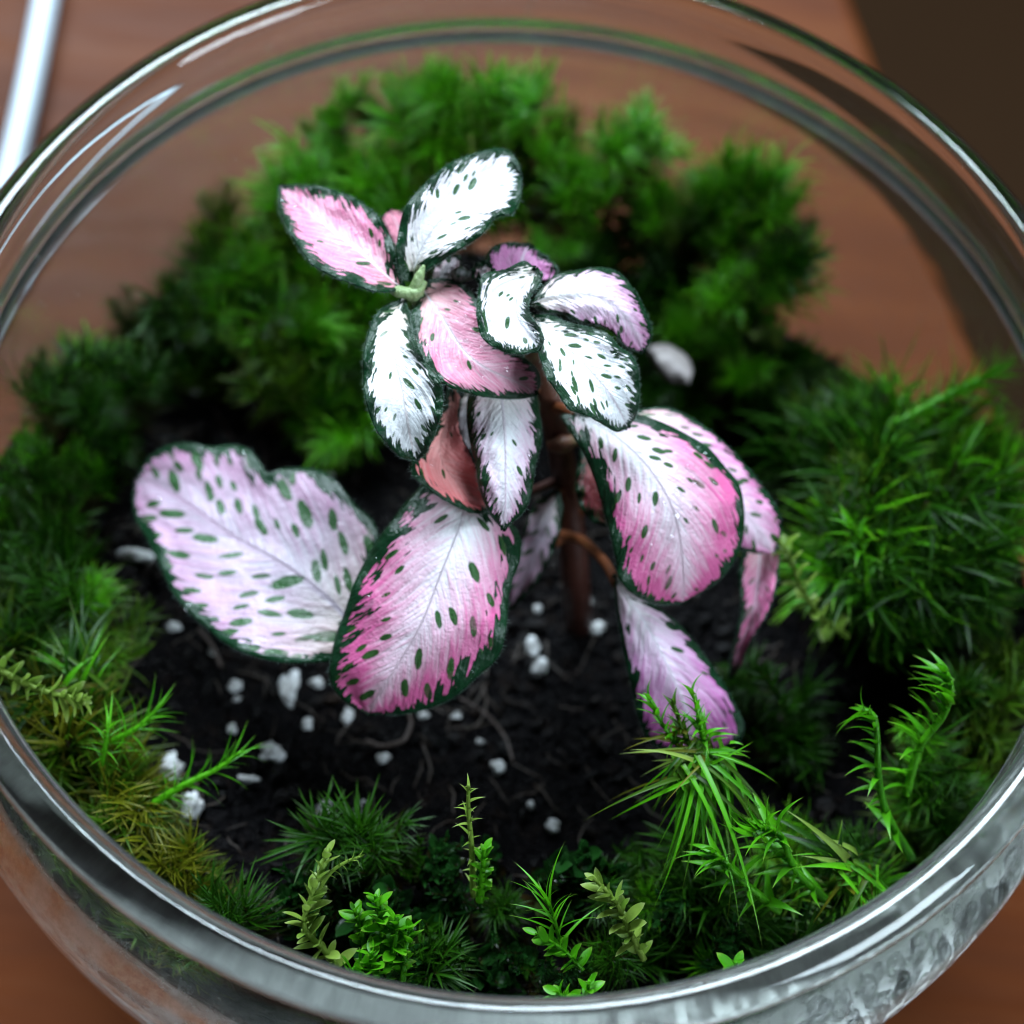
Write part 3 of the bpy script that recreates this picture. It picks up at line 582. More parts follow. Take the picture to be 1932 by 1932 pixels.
def blade(base, d, L, width, bend, twist, segs=5, prof='lance'):
    """one moss leaf: folded strip bent towards bend (vector)"""
    d = np.asarray(d, float); d /= np.linalg.norm(d)
    P = []; x = np.asarray(base, float).copy(); dd = d.copy()
    ts = np.linspace(0, 1, segs + 1)
    for i, t_ in enumerate(ts):
        P.append(x.copy()); dd = dd + np.asarray(bend) / segs; dd /= np.linalg.norm(dd); x = x + dd * L / segs
    P = np.array(P)
    sd = np.cross(d, np.asarray(bend) + np.array([1e-3, 2e-3, 3e-3])); sd /= np.linalg.norm(sd) + 1e-9
    up_ = np.cross(sd, d)
    V, F, T = [], [], []
    for i, t_ in enumerate(ts):
        w = width * ((1 - t_) ** .8 * (.55 + .9 * t_) if prof == 'lance' else (1 - t_) ** 1.35 * (.75 + .6 * t_) if prof == 'clasp' else math.sin(math.pi * min(.12 + .88 * t_, 1)) ** .7)
        if i == segs:
            V.append(P[i]); T.append(1.)
        else:
            V += [P[i] - sd * w / 2, P[i] + up_ * w * .22, P[i] + sd * w / 2]; T += [t_] * 3
    for i in range(segs):
        b = i * 3
        if i < segs - 1: F += [(b, b + 1, b + 4, b + 3), (b + 1, b + 2, b + 5, b + 4)]
        else: F += [(b, b + 1, b + 3), (b + 1, b + 2, b + 3)]
    return V, F, T
def shoot_mesh(name, kind, seed, mat):
    r = random.Random(seed); V, F, T, LR, OL = [], [], [], [], []
    def add(v, f, t_, lr, old_shade=1.):
        o_ = len(V); V.extend(v); F.extend(tuple(i + o_ for i in q) for q in f); T.extend(t_); LR.extend([lr] * len(v)); OL.extend([old_shade] * len(v))
    if kind == 'fork': H, n, L, wd, e0, e1, bn = 1.0, 54, .62, .046, 74, 8, .9
    elif kind == 'star': H, n, L, wd, e0, e1, bn = .8, 44, .40, .046, 92, 12, .4
    elif kind == 'feather': H, n, L, wd, e0, e1, bn = 1.1, 44, .19, .075, 62, 15, .5
    else: H, n, L, wd, e0, e1, bn = .7, 18, .30, .17, 80, 20, .6
    lean = np.array([r.uniform(-.35, .35), r.uniform(-.35, .35), 0])
    curve = lambda q: np.array([lean[0] * q * q * H, lean[1] * q * q * H, H * q])
    P = np.array([curve(q) for q in np.linspace(0, 1, 6)])
    tv, tf = tube(P, np.linspace(.025, .012, 6), 5); add(tv, tf, [.3] * len(tv), .6)
    side = r.uniform(0, 6.28)
    for i in range(n):
        q = (i + .5) / n; q = q ** .75
        az = i * 2.39996 + r.uniform(-.4, .4); el = math.radians(e0 + (e1 - e0) * q ** 1.5 + r.uniform(-10, 10))
        rad = np.array([math.cos(az), math.sin(az), 0])
        d = rad * math.sin(el) + np.array([0, 0, 1]) * math.cos(el)
        sec = np.array([math.cos(side), math.sin(side), 0]) * (1.0 if kind == 'fork' else 0)
        bend = rad * bn * r.uniform(.3, 1.2) + sec + np.array([0, 0, -.5 if kind == 'fork' else .1])
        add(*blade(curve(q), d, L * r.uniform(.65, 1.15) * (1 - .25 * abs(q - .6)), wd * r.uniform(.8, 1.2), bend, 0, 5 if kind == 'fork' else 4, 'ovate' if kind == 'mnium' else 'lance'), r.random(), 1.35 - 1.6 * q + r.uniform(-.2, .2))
    me = bpy.data.meshes.new(name)
    me.from_pydata([tuple(float(c_) * S for c_ in v) for v in V], [], F); me.polygons.foreach_set('use_smooth', [True] * len(F))
    fattr(me, 't', T); fattr(me, 'lr', LR); fattr(me, 'old_shade', OL); me.materials.append(mat)
    return me
SH = {}
def shoots(kind, mat, n=5):
    key = (kind, mat.name)
    if key not in SH: SH[key] = [shoot_mesh('shoot_' + kind, kind, 100 * len(SH) + i, mat) for i in range(n)]
    return SH[key]

SHV = {}; WZ = np.array([-p[1] for p in inner]); WR = np.array([p[0] for p in inner])
def pick(poly, r):
    xs = [p[0] for p in poly]; ys = [p[1] for p in poly]
    while True:
        x, y = r.uniform(min(xs), max(xs)), r.uniform(min(ys), max(ys)); ins = False
        for (x1, y1), (x2, y2) in zip(poly, poly[1:] + poly[:1]):
            if (y1 > y) != (y2 > y) and x < (x2 - x1) * (y - y1) / (y2 - y1) + x1: ins = not ins
        if ins: return x, y
def cushion(label, poly, ztop, n, mix, size=(.8, 1.2), seed=0, out=.5, jz=.25, lean=(0, 0), group='moss cushions in the bowl'):
    r = random.Random(seed); pts = []
    cx = sum(p[0] for p in poly) / len(poly); cy_ = sum(p[1] for p in poly) / len(poly)
    c0 = atz(cx, cy_, ztop(cx, cy_) if callable(ztop) else ztop); ext = max(np.linalg.norm((atz(*p, c0[2]) - c0)[:2]) for p in poly)
    bz = soil_z(c0[0], c0[1])
    root = empty('moss_cushion', (c0[0], c0[1], bz), label, 'moss', group); rp = np.array([c0[0], c0[1], bz])
    meshes = [(shoots(k, m_), w_) for k, m_, w_ in mix]
    for q_ in range(n):
        if q_ % 6 == 0:                                          # a new tuft
            tx, ty = pick(poly, r); tz = r.uniform(-jz * 1.3, jz * .7); ts_ = r.uniform(*size) * r.choice((.6, .75, .9, 1.05, 1.2, 1.35))
            tm_ = r.choices([m_ for m_, _ in meshes], [w_ for _, w_ in meshes])[0]
        ax, ay = r.gauss(0, 17), r.gauss(0, 17); px, py = tx + ax, ty + ay
        z = (ztop(tx, ty) if callable(ztop) else ztop) + tz - .004 * math.hypot(ax, ay) - r.uniform(0, .12)
        for _k in range(60):                                     # stay inside the glass
            P = atz(px, py, z)
            if math.hypot(P[0], P[1]) < wall_in(z) - .16 or z > -1.15: break
            z += .06
        s_ = ts_ * r.uniform(.8, 1.1)
        o2 = (P - c0)[:2] / (ext + 1e-6)
        d = np.array([o2[0] * out + lean[0] + r.gauss(0, .16) + ax * .012, o2[1] * out + lean[1] + r.gauss(0, .16) - ay * .012, 1.]); d /= np.linalg.norm(d)
        b = P - d * s_ * .95
        rr = math.hypot(b[0], b[1]); lim = wall_in(b[2]) - .25
        if rr > lim: b[0] *= lim / rr; b[1] *= lim / rr
        tp = b + d * s_ * 1.05; rr = math.hypot(tp[0], tp[1]); lim = wall_in(tp[2]) - (.12 if b[1] > 0 else .30)
        if rr > lim:
            tp[0] *= lim / rr; tp[1] *= lim / rr; tp[2] = min(tp[2], -.95); d = tp - b; d /= np.linalg.norm(d)
        ms = tm_
        me_ = r.choice(ms); wx = r.uniform(.85, 1.1); Q_ = Vector(d).to_track_quat('Z', 'Y').to_matrix().to_4x4() @ Matrix.Rotation(r.uniform(0, 6.28), 4, 'Z')
        if me_.name not in SHV: a_ = np.empty(len(me_.vertices) * 3); me_.vertices.foreach_get('co', a_); SHV[me_.name] = a_.reshape(-1, 3) / S
        for _k in range(14):                                     # keep every blade inside the glass
            R_ = np.array((Q_ @ Matrix.Diagonal((s_ * wx, s_, s_, 1))).to_3x3()); w_ = SHV[me_.name] @ R_.T + b
            ex = float((np.hypot(w_[:, 0], w_[:, 1]) - np.interp(-w_[:, 2], WZ, WR)).max()) + .03
            if ex <= 0: break
            rr = math.hypot(b[0], b[1]); b[:2] *= 1 - min(.5 * ex + .01, .3) / rr; s_ *= .97
        link_child('shoot', me_, root, Matrix.Translation(Vector((b - rp) * S)) @ Q_ @ Matrix.Diagonal((s_ * wx, s_, s_, 1)))
    return root

# back of the bowl
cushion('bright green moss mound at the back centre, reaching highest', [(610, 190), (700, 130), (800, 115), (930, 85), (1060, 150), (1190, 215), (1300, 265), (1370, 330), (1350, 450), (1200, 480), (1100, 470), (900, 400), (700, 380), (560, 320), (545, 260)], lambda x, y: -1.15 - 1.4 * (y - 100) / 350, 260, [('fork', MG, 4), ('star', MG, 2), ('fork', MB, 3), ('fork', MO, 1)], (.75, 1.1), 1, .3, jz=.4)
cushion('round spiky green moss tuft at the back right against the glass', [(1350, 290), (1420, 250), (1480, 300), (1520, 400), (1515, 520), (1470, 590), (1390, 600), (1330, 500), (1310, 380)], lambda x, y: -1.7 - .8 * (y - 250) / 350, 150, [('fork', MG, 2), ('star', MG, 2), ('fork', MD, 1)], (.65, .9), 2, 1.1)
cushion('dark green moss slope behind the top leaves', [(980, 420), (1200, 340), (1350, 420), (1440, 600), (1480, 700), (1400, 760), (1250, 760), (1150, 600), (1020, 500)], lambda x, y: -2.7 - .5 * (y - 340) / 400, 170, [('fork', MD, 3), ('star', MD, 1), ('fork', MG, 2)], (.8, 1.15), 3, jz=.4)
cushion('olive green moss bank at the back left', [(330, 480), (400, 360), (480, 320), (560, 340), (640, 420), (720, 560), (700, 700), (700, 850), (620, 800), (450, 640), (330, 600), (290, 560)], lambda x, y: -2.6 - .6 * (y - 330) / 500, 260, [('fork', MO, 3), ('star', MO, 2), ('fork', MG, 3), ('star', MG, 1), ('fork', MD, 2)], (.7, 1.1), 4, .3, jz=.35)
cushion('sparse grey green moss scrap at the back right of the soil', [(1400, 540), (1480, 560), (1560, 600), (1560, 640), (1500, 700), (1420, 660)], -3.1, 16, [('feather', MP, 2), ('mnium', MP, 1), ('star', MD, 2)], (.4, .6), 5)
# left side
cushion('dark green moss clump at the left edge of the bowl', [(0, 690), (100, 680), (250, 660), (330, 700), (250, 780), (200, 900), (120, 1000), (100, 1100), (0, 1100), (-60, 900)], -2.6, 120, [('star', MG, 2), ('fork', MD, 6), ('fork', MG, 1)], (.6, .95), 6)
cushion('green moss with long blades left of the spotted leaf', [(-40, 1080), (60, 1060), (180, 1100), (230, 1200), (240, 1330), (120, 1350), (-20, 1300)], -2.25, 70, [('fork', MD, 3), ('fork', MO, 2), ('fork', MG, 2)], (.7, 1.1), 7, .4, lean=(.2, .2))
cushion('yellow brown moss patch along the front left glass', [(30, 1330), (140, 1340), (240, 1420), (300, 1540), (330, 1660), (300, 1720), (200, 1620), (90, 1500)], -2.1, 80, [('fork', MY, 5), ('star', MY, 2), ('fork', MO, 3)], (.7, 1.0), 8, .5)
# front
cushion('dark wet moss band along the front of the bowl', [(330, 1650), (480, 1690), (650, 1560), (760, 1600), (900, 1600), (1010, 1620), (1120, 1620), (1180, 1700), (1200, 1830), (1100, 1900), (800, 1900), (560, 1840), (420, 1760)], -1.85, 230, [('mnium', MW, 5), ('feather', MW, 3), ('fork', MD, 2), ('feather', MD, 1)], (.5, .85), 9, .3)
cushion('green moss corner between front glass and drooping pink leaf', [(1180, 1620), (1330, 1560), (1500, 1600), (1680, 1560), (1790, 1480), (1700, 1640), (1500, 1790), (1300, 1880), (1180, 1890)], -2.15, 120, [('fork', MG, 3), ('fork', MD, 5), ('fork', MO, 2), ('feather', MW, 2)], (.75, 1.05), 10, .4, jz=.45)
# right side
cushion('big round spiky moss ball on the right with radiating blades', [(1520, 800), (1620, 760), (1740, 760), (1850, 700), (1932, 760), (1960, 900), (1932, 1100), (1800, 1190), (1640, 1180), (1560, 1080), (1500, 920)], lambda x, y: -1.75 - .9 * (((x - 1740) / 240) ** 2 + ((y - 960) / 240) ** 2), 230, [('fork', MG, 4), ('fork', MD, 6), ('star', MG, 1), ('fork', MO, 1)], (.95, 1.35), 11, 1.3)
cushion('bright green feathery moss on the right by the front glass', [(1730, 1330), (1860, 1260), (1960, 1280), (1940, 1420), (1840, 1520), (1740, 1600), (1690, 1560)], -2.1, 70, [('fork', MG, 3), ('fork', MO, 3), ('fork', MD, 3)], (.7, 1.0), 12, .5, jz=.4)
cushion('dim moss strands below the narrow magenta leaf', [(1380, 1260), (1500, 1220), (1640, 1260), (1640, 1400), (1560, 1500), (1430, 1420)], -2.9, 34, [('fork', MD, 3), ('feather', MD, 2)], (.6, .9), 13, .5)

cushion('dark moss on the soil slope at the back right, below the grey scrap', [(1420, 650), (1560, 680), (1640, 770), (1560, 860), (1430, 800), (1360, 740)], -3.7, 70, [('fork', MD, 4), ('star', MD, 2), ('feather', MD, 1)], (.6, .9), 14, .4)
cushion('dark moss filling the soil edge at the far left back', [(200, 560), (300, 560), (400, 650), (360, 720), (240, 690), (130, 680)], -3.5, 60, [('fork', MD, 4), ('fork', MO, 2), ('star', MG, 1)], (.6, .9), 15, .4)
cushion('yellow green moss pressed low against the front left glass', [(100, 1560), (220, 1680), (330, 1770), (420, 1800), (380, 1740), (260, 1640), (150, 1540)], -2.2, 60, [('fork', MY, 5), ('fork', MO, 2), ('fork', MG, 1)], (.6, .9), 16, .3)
# single shoots that stand out: stem and leaves are separate pieces
def leaf_proto(name, kind, mat, seed):
    r = random.Random(seed)
    wd = {'lance': .32, 'thin': .10, 'ovate': .48}[kind]; k_ = r.uniform(.5, 1.5); bd = {'lance': (r.uniform(-.3, .3), 1.1 * k_, 0), 'thin': (r.uniform(-.4, .4), .8 * k_, 0), 'ovate': (r.uniform(-.2, .2), .6 * k_, 0)}[kind]
    V, F, T = blade((0, 0, 0), (0, 0, 1), 1., wd, np.array(bd), 0, 7, {'ovate': 'ovate', 'lance': 'clasp', 'thin': 'clasp'}[kind])
    me = bpy.data.meshes.new(name); me.from_pydata([tuple(float(c_) * S for c_ in v) for v in V], [], F)
    me.polygons.foreach_set('use_smooth', [True] * len(F)); fattr(me, 't', T); fattr(me, 'lr', [r.random()] * len(V)); me.materials.append(mat); return me
LP = {}
def hero(label, path, kind, mat, n, L, e0=60, e1=18, seed=0, rad=.03, side=None, name='moss_shoot', z_bend=.0):
    r = random.Random(seed)
    P = catmull([atz(*p) for p in path], 40); root = empty(name, P[0], label, 'moss shoot', 'single moss shoots standing out')
    V, F = tube(P, np.linspace(rad, rad * .45, 40), 7); st = mesh_obj('stem', np.array(V) - P[0], F, mat, root)
    fattr(st.data, 't', np.full(len(V), .4)); fattr(st.data, 'lr', np.full(len(V), .7))
    k = (kind, mat.name)
    if k not in LP: LP[k] = [leaf_proto('leaf', kind, mat, 7 * q) for q in range(7)]
    T_ = np.gradient(P, axis=0); T_ /= np.linalg.norm(T_, axis=1)[:, None]
    for i in range(n):
        q = .06 + .94 * (i + .5) / n; j = min(int(q * 39), 39); tg = T_[j]
        az = i * 2.39996 + r.uniform(-.35, .35); el = math.radians(e0 + (e1 - e0) * q ** 2 + r.uniform(-9, 9))
        a = np.cross(tg, [0, 0, 1.]); a /= np.linalg.norm(a); b = np.cross(tg, a)
        rv = a * math.cos(az) + b * math.sin(az)
        if side is not None:
            s_ = np.asarray(side, float); rv = rv * .75 + s_; rv -= tg * (rv @ tg); rv /= np.linalg.norm(rv) + 1e-9
        d = tg * math.cos(el) + rv * math.sin(el)
        # leaf frame: z along d, y outward so that it curls away from the stem
        y = rv - d * (rv @ d); y /= np.linalg.norm(y) + 1e-9; x = np.cross(y, d)
        l_ = L * r.uniform(.5, 1.25) * (1. if q < .85 else .8)
        while l_ > .08:
            q3 = P[j] + d * l_ + y * l_ * .45
            if max(math.hypot(*(P[j] + d * l_)[:2]) - wall_in((P[j] + d * l_)[2]), math.hypot(q3[0], q3[1]) - wall_in(q3[2])) < -.05: break
            l_ *= .85
        M = Matrix(((x[0] * l_, y[0] * l_, d[0] * l_, 0), (x[1] * l_, y[1] * l_, d[1] * l_, 0), (x[2] * l_, y[2] * l_, d[2] * l_, 0), (0, 0, 0, 1)))
        M = Matrix.Translation(Vector((P[j] - P[0]) * S)) @ M
        link_child('leaf', r.choice(LP[k]), root, M)
    return root
hero('pale green upright moss shoot at the front centre, alone above the dark moss', [(893, 1690, -1.9), (890, 1600, -1.35), (884, 1530, -.95), (884, 1480, -.65)], 'lance', MP, 34, .16, 45, 14, 1)
hero('yellow green leafy moss shoot leaning up at the front left', [(660, 1860, -1.7), (618, 1800, -1.35), (575, 1750, -1.15), (588, 1690, -1.0), (620, 1600, -.8)], 'ovate', MP, 46, .20, 62, 20, 2, .034)
hero('small side twig of pale moss beside the front left shoot', [(600, 1680, -1.1), (625, 1645, -1.0), (655, 1625, -.95), (682, 1615, -.9)], 'lance', MP, 16, .13, 55, 15, 3, .02)
hero('silvery green moss shoot with paired leaves at the front', [(1215, 1810, -1.6), (1185, 1750, -1.35), (1160, 1700, -1.15), (1118, 1655, -1.0)], 'ovate', MP, 34, .20, 60, 22, 4, .03)
hero('bright grassy moss shoot left of the silvery front shoot', [(1060, 1790, -1.6), (1045, 1730, -1.35), (1030, 1690, -1.2)], 'thin', MB, 22, .48, 40, 8, 5, .02)
hero('bright moss sprig creeping right along the front', [(1100, 1830, -1.6), (1060, 1790, -1.45), (1010, 1760, -1.35)], 'ovate', MB, 20, .18, 60, 20, 25, .02)
def tuft(label, centre, fans, seed):
    """blades drooping out of one crown; every blade is a mesh of its own"""
    r = random.Random(seed); P0 = atz(*centre); root = empty('moss_tuft', P0 - np.array([0, 0, .8]), label, 'moss tuft', 'single moss shoots standing out')
    V, F = tube([(0, 0, 0), (.03, .02, .4), (0, 0, .8)], [.06, .06, .05], 8); st = mesh_obj('stem', V, F, MO, root); fattr(st.data, 't', np.full(len(V), .4)); fattr(st.data, 'lr', np.full(len(V), .3))
    for (tx, ty, tz), n, spread, mats, L, wd in fans:
        for _ in range(int(n * 1.4)):
            T = atz(tx + r.gauss(0, spread), ty + r.gauss(0, spread), tz + r.uniform(-.25, .2)); b = P0 + np.array([r.gauss(0, .1), r.gauss(0, .1), r.gauss(0, .05)])
            d = T - b; dl = np.linalg.norm(d); d0 = d / dl + np.array([0, 0, r.uniform(.5, .9)])
            bend = np.array([r.gauss(0, .15), r.gauss(0, .15), -r.uniform(1.1, 1.8)])
            v, f, t_ = blade(b - P0 + np.array([0, 0, .8]), d0, dl * r.uniform(.6, 1.15) * L, wd * r.uniform(.5, .95), bend, 0, 9, 'clasp')
            o = mesh_obj('leaf', v, f, r.choice(mats), root); fattr(o.data, 't', t_); fattr(o.data, 'lr', np.full(len(v), r.random()))
tuft('drooping bright green moss tuft under the pink leaf tip', (1325, 1425, -1.1), [((1280, 1620, -1.7), 18, 32, [MB, MB, MG], 1.2, .085), ((1370, 1640, -1.7), 18, 34, [MB, MG, MO], 1.2, .085), ((1450, 1590, -1.5), 10, 25, [MO, MB], 1.2, .08), ((1190, 1450, -1.2), 11, 42, [MO, MY, MP], 1.1, .075), ((1215, 1540, -1.5), 8, 30, [MO, MD, MG], 1.1, .075), ((1370, 1400, -.95), 7, 30, [MB], 1.2, .09), ((1420, 1440, -1.1), 5, 20, [MB, MG], 1.1, .09)], 6)
tuft('grey green spear leaved tuft at the front right', (1600, 1640, -1.45), [((1490, 1530, -1.05), 5, 22, [MP, MD], 1.0, .13), ((1560, 1530, -1.1), 3, 25, [MO, MD], 1.0, .12), ((1500, 1610, -1.3), 3, 20, [MP, MG], 1.0, .11), ((1600, 1780, -1.9), 14, 40, [MO, MG, MY], 1.1, .08), ((1680, 1700, -1.7), 10, 35, [MO, MG], 1.1, .08)], 31)
tuft('fine olive blades spreading at the front left moss', (150, 1290, -1.9), [((60, 1180, -1.7), 8, 40, [MO, MG], 1.1, .09), ((130, 1130, -1.7), 9, 35, [MD, MG, MO], 1.1, .10), ((210, 1180, -1.8), 8, 30, [MD, MG], 1.1, .09), ((40, 1330, -2.0), 8, 40, [MO, MY], 1.1, .08)], 32)
hero('left of three moss sprigs crossing the drooping pink leaf', [(1290, 1420, -1.25), (1255, 1375, -1.05), (1222, 1310, -.85)], 'lance', MB, 22, .26, 40, 12, 7, .024)
hero('middle of three moss sprigs crossing the drooping pink leaf', [(1305, 1415, -1.2), (1285, 1370, -1.0), (1268, 1318, -.85)], 'lance', MO, 18, .22, 35, 10, 8, .024)
hero('right of three moss sprigs crossing the drooping pink leaf', [(1330, 1410, -1.15), (1322, 1365, -.95), (1305, 1300, -.8)], 'lance', MB, 22, .27, 40, 12, 9, .024)
hero('curled shiny green moss shoot below the bright tuft', [(1560, 1700, -1.8), (1500, 1640, -1.4), (1475, 1580, -1.1), (1440, 1560, -1.0), (1410, 1572, -1.0)], 'lance', MB, 40, .42, 50, 30, 10, .04, side=(-1.2, .3, .4))
hero('green moss shoot with claw leaves left of the curled shoot', [(1470, 1720, -1.7), (1410, 1670, -1.4), (1370, 1630, -1.2), (1340, 1600, -1.1)], 'lance', MB, 26, .40, 58, 20, 11, .04, side=(-.9, .2, .3))
hero('bright green moss shoot with hooked tip near the right glass', [(1720, 1620, -1.9), (1675, 1540, -1.5), (1658, 1470, -1.2), (1655, 1390, -.95), (1648, 1350, -.85), (1625, 1338, -.85)], 'lance', MB,  28, .36, 62, 35, 12, .042, side=(-.9, .1, .1))
hero('tall arching bright moss shoot next to the hooked shoot', [(1710, 1500, -1.6), (1735, 1410, -1.25), (1780, 1350, -1.0), (1795, 1300, -.85), (1782, 1258, -.75)], 'lance', MB,  30, .44, 62, 25, 13, .045, side=(-.9, .2, .1))
hero('pale translucent moss strand climbing beside the magenta leaves', [(1600, 1200, -2.4), (1545, 1160, -2.0), (1508, 1100, -1.7), (1490, 1050, -1.5), (1455, 1000, -1.3), (1425, 965, -1.2)], 'ovate', MP, 40, .20, 66, 25, 14, .028)
hero('feathery green shoot at the foot of the right moss ball', [(1640, 1160, -2.1), (1635, 1090, -1.7), (1625, 1030, -1.4), (1605, 985, -1.2)], 'lance', MG, 46, .30, 60, 25, 15, .03, side=(-.6, .3, .1))
hero('green moss shoot leaning right over the soil between white lumps', [(290, 1515, -2.1), (345, 1482, -1.95), (410, 1450, -1.85), (455, 1418, -1.75)], 'thin', MB, 38, .40, 45, 10, 16, .035)
hero('green moss shoot above the leaning one on the left soil edge', [(205, 1400, -2.0), (255, 1375, -1.85), (295, 1340, -1.75)], 'thin', MB, 26, .42, 50, 12, 17, .03)
hero('bright green small shoot amid the yellow brown moss', [(190, 1445, -1.9), (200, 1400, -1.7), (205, 1370, -1.6)], 'thin', MB, 20, .38, 60, 20, 18, .03)
hero('yellow green moss branch reaching in from the left edge', [(-50, 1240, -1.5), (10, 1270, -1.4), (70, 1300, -1.4), (130, 1315, -1.4), (160, 1322, -1.4)], 'ovate', MP, 44, .22, 60, 25, 19, .04)
hero('blurred pale feather shoot in the back moss', [(895, 330, -2.2), (888, 270, -1.9), (886, 190, -1.6)], 'lance', MP, 40, .17, 50, 15, 20, .04)
hero('small yellow green moss tip at the front rim, right of centre', [(1095, 1905, -1.4), (1105, 1880, -1.25), (1112, 1850, -1.1)], 'ovate', MB, 14, .17, 60, 20, 21, .03)
hero('small bright moss tip against the front rim at the far right', [(1375, 1870, -1.4), (1383, 1845, -1.25), (1390, 1815, -1.1)], 'ovate', MB, 14, .18, 60, 20, 22, .03)
hero('broad bright moss blade cluster beside the right glass', [(1690, 800, -2.0), (1790, 745, -1.75), (1850, 715, -1.6), (1900, 690, -1.5)], 'thin', MB, 60, .62, 45, 12, 23, .05)
hero('dark bluish moss sprig behind the drooping pink leaf', [(1490, 1350, -2.6), (1460, 1300, -2.3), (1430, 1260, -2.1)], 'lance', MD, 26, .30, 50, 15, 24, .03)
hero('small green moss shoot at the back of the right clearing', [(1690, 800, -2.4), (1690, 770, -2.2), (1685, 735, -2.0)], 'thin', MG, 20, .4, 60, 15, 26, .03)

# short bright leafy shoots in the front moss
hero('short round leaved moss shoot right of the bright shoot cluster', [(760, 1850, -1.55), (765, 1800, -1.4), (775, 1750, -1.3)], 'ovate', MB, 22, .16, 60, 20, 41, .03)
hero('round leaved moss shoot left of the bright shoot cluster', [(640, 1870, -1.5), (660, 1835, -1.4), (690, 1815, -1.35)], 'ovate', MB, 22, .17, 65, 25, 42, .03)
hero('bright cupped moss shoot beside the pale front shoot', [(905, 1700, -1.7), (910, 1650, -1.45), (914, 1600, -1.25)], 'ovate', MB, 30, .15, 55, 25, 43, .04)
hero('tallest of the bright cupped shoots left of the front centre', [(725, 1800, -1.6), (720, 1745, -1.4), (708, 1688, -1.2)], 'ovate', MB, 26, .19, 65, 30, 51, .035)
hero('broad bright shoot in the middle of the cupped shoot cluster', [(735, 1830, -1.6), (745, 1780, -1.4), (748, 1728, -1.25)], 'ovate', MB, 24, .22, 70, 35, 52, .04)
hero('low bright shoot at the foot of the cupped shoot cluster', [(715, 1860, -1.55), (705, 1825, -1.45), (700, 1795, -1.35)], 'ovate', MB, 20, .20, 70, 35, 53, .035)
hero('bright shoot leaning left in the cupped shoot cluster', [(690, 1790, -1.6), (680, 1750, -1.45), (668, 1715, -1.35)], 'ovate', MG, 20, .18, 65, 30, 54, .03)
hero('small glossy leafy shoot at the front rim centre', [(1080, 1905, -1.45), (1065, 1885, -1.35), (1050, 1870, -1.3)], 'ovate', MB, 16, .17, 65, 30, 55, .03)

# dry leaf scrap, roots
t = NT('dry_leaf'); co = t.n('TexCoord').outputs['Object']
DRY = t.end(t.n('MixShader', {0: .3, 1: t.n('BsdfPrincipled', {'Base Color': t.mix(t.noise(co, 420, 4), (.16, .13, .14), (.42, .38, .36)), 'Roughness': .55}), 2: t.n('BsdfTranslucent', {'Color': (.4, .35, .34)})}))
G = []
Aa = arclen(catmull([(1228, 652), (1262, 650), (1298, 675), (1308, 700)], 30), 14); Bb = arclen(catmull([(1222, 668), (1240, 700), (1262, 722), (1300, 728)], 30), 14)
for i in range(14):
    for j in range(9):
        u = j / 8; p = Aa[i] * (1 - u) + Bb[i] * u; G.append(atz(p[0], p[1], -2.35 - .25 * (2 * u - 1) ** 2 + .08 * mnoise.noise(Vector((i * .4, u * 3, 0)))))
o = mesh_obj('dry_leaf', np.array(G) - G[0], [(i * 9 + j, i * 9 + j + 1, (i + 1) * 9 + j + 1, (i + 1) * 9 + j) for i in range(13) for j in range(8)], DRY, loc=G[0])
o.modifiers.new('thickness', 'SOLIDIFY').thickness = .02 * S
tag(o, 'withered grey leaf scrap on the dark moss behind the plant', 'dry leaf')
t = NT('root'); ROOT = t.end(t.n('BsdfPrincipled', {'Base Color': (.035, .021, .016), 'Roughness': .6}))
for lab, pts, rd in (('long pale root curving over soil right of the front leaf', [(850, 1312), (910, 1345), (950, 1390), (968, 1440)], .014),
                     ('short brown root loop on soil below the front leaf', [(690, 1400), (720, 1410), (760, 1400), (775, 1370), (770, 1345)], .022),
                     ('thin grey root below the spotted left leaf', [(375, 1190), (400, 1220), (418, 1260)], .02),
                     ('thin root hidden among the soil on the upper left', [(400, 770), (440, 830), (470, 870)], .014)):
    P = catmull([on_soil(*p) + np.array([0, 0, .05]) for p in pts], 24); V, F = tube(P, rd, 6)
    o = mesh_obj('root_fibre', np.array(V) - P[0], F, ROOT, loc=P[0]); tag(o, lab, 'root', 'root fibres on the soil')

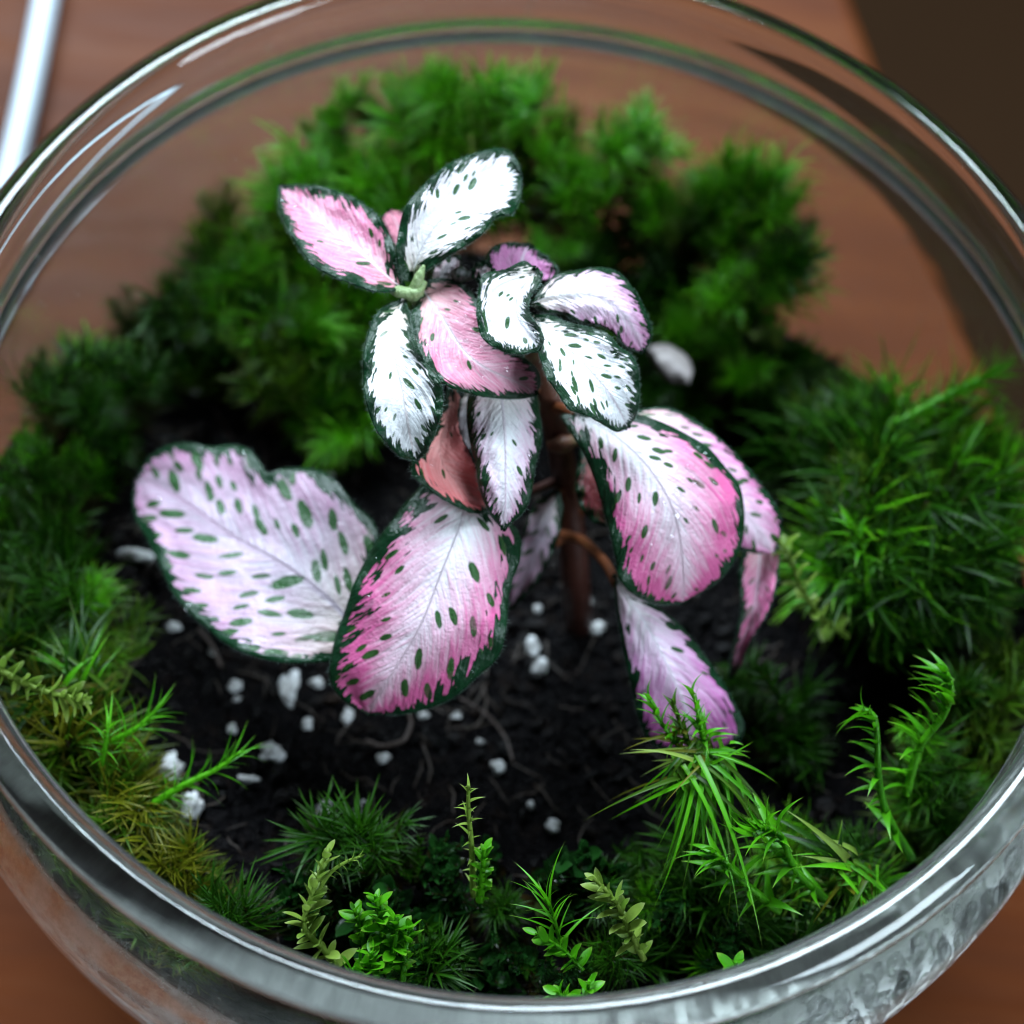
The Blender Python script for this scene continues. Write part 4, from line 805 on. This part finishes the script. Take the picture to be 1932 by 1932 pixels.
# white cable lying on the table
t = NT('white_plastic'); WHT = t.end(t.n('BsdfPrincipled', {'Base Color': (.52, .62, .70), 'Roughness': .4}))
P = catmull([atz(150, -420, TABLE + .3), atz(112, -150, TABLE + .3), atz(68, 100, TABLE + .3), atz(18, 330, TABLE + .3), atz(-60, 600, TABLE + .3), atz(-170, 900, TABLE + .3)], 60)
V, F = tube(P, .20, 16); o = mesh_obj('white_cable', np.array(V) - P[0], F, WHT, loc=P[0]); tag(o, 'thick white cable lying on the table left of the bowl', 'cable')

# ------------------------------------------------------------------ water on the inside of the glass
r = random.Random(77); V, F = [], []
bm = bmesh.new(); bmesh.ops.create_icosphere(bm, subdivisions=2, radius=1); dv = np.array([tuple(v.co) for v in bm.verts]); df = [tuple(v.index for v in f.verts) for f in bm.faces]; bm.free()
def wall_drop(a, z, s_, h=.4):
    rr = wall_in(z); dz = .05; sl = (wall_in(z + dz) - wall_in(z - dz)) / (2 * dz)
    n_ = np.array([-math.cos(a), -math.sin(a), sl]); n_ /= np.linalg.norm(n_)
    t1 = np.array([-math.sin(a), math.cos(a), 0]); t2 = np.cross(n_, t1)
    c_ = np.array([rr * math.cos(a), rr * math.sin(a), z]) + n_ * s_ * h * .25
    q = c_ + s_ * (dv[:, :1] * t1 + dv[:, 1:2] * t2 * r.uniform(.8, 1.6) + dv[:, 2:] * n_ * h); o_ = len(V)
    V.extend(q); F.extend(tuple(i + o_ for i in f) for f in df)
for _ in range(520):
    wall_drop(math.radians(r.uniform(-165, -100)), r.uniform(-3.2, -1.15), .012 + .05 * r.random() ** 3)
for _ in range(260):
    wall_drop(math.radians(r.uniform(-20, 200)), r.uniform(-4.0, -.2), .012 + .05 * r.random() ** 4)
o = mesh_obj('condensation', V, F, WATER, bowl, loc=(0, 0, -TABLE)); o['kind'] = 'stuff'; o['label'] = 'tiny water droplets clinging to the inside of the glass'

V, F = [], []
for _ in range(1100):
    wall_drop(math.radians(r.gauss(-50, 13)), r.uniform(-3.4, -1.12), .014 + .10 * r.random() ** 2.4, .5)
o = mesh_obj('condensation', V, F, glass_mat('water_bead', 1.333), bowl, loc=(0, 0, -TABLE)); o['kind'] = 'stuff'; o['label'] = 'dense water beads on the bright front right glass'
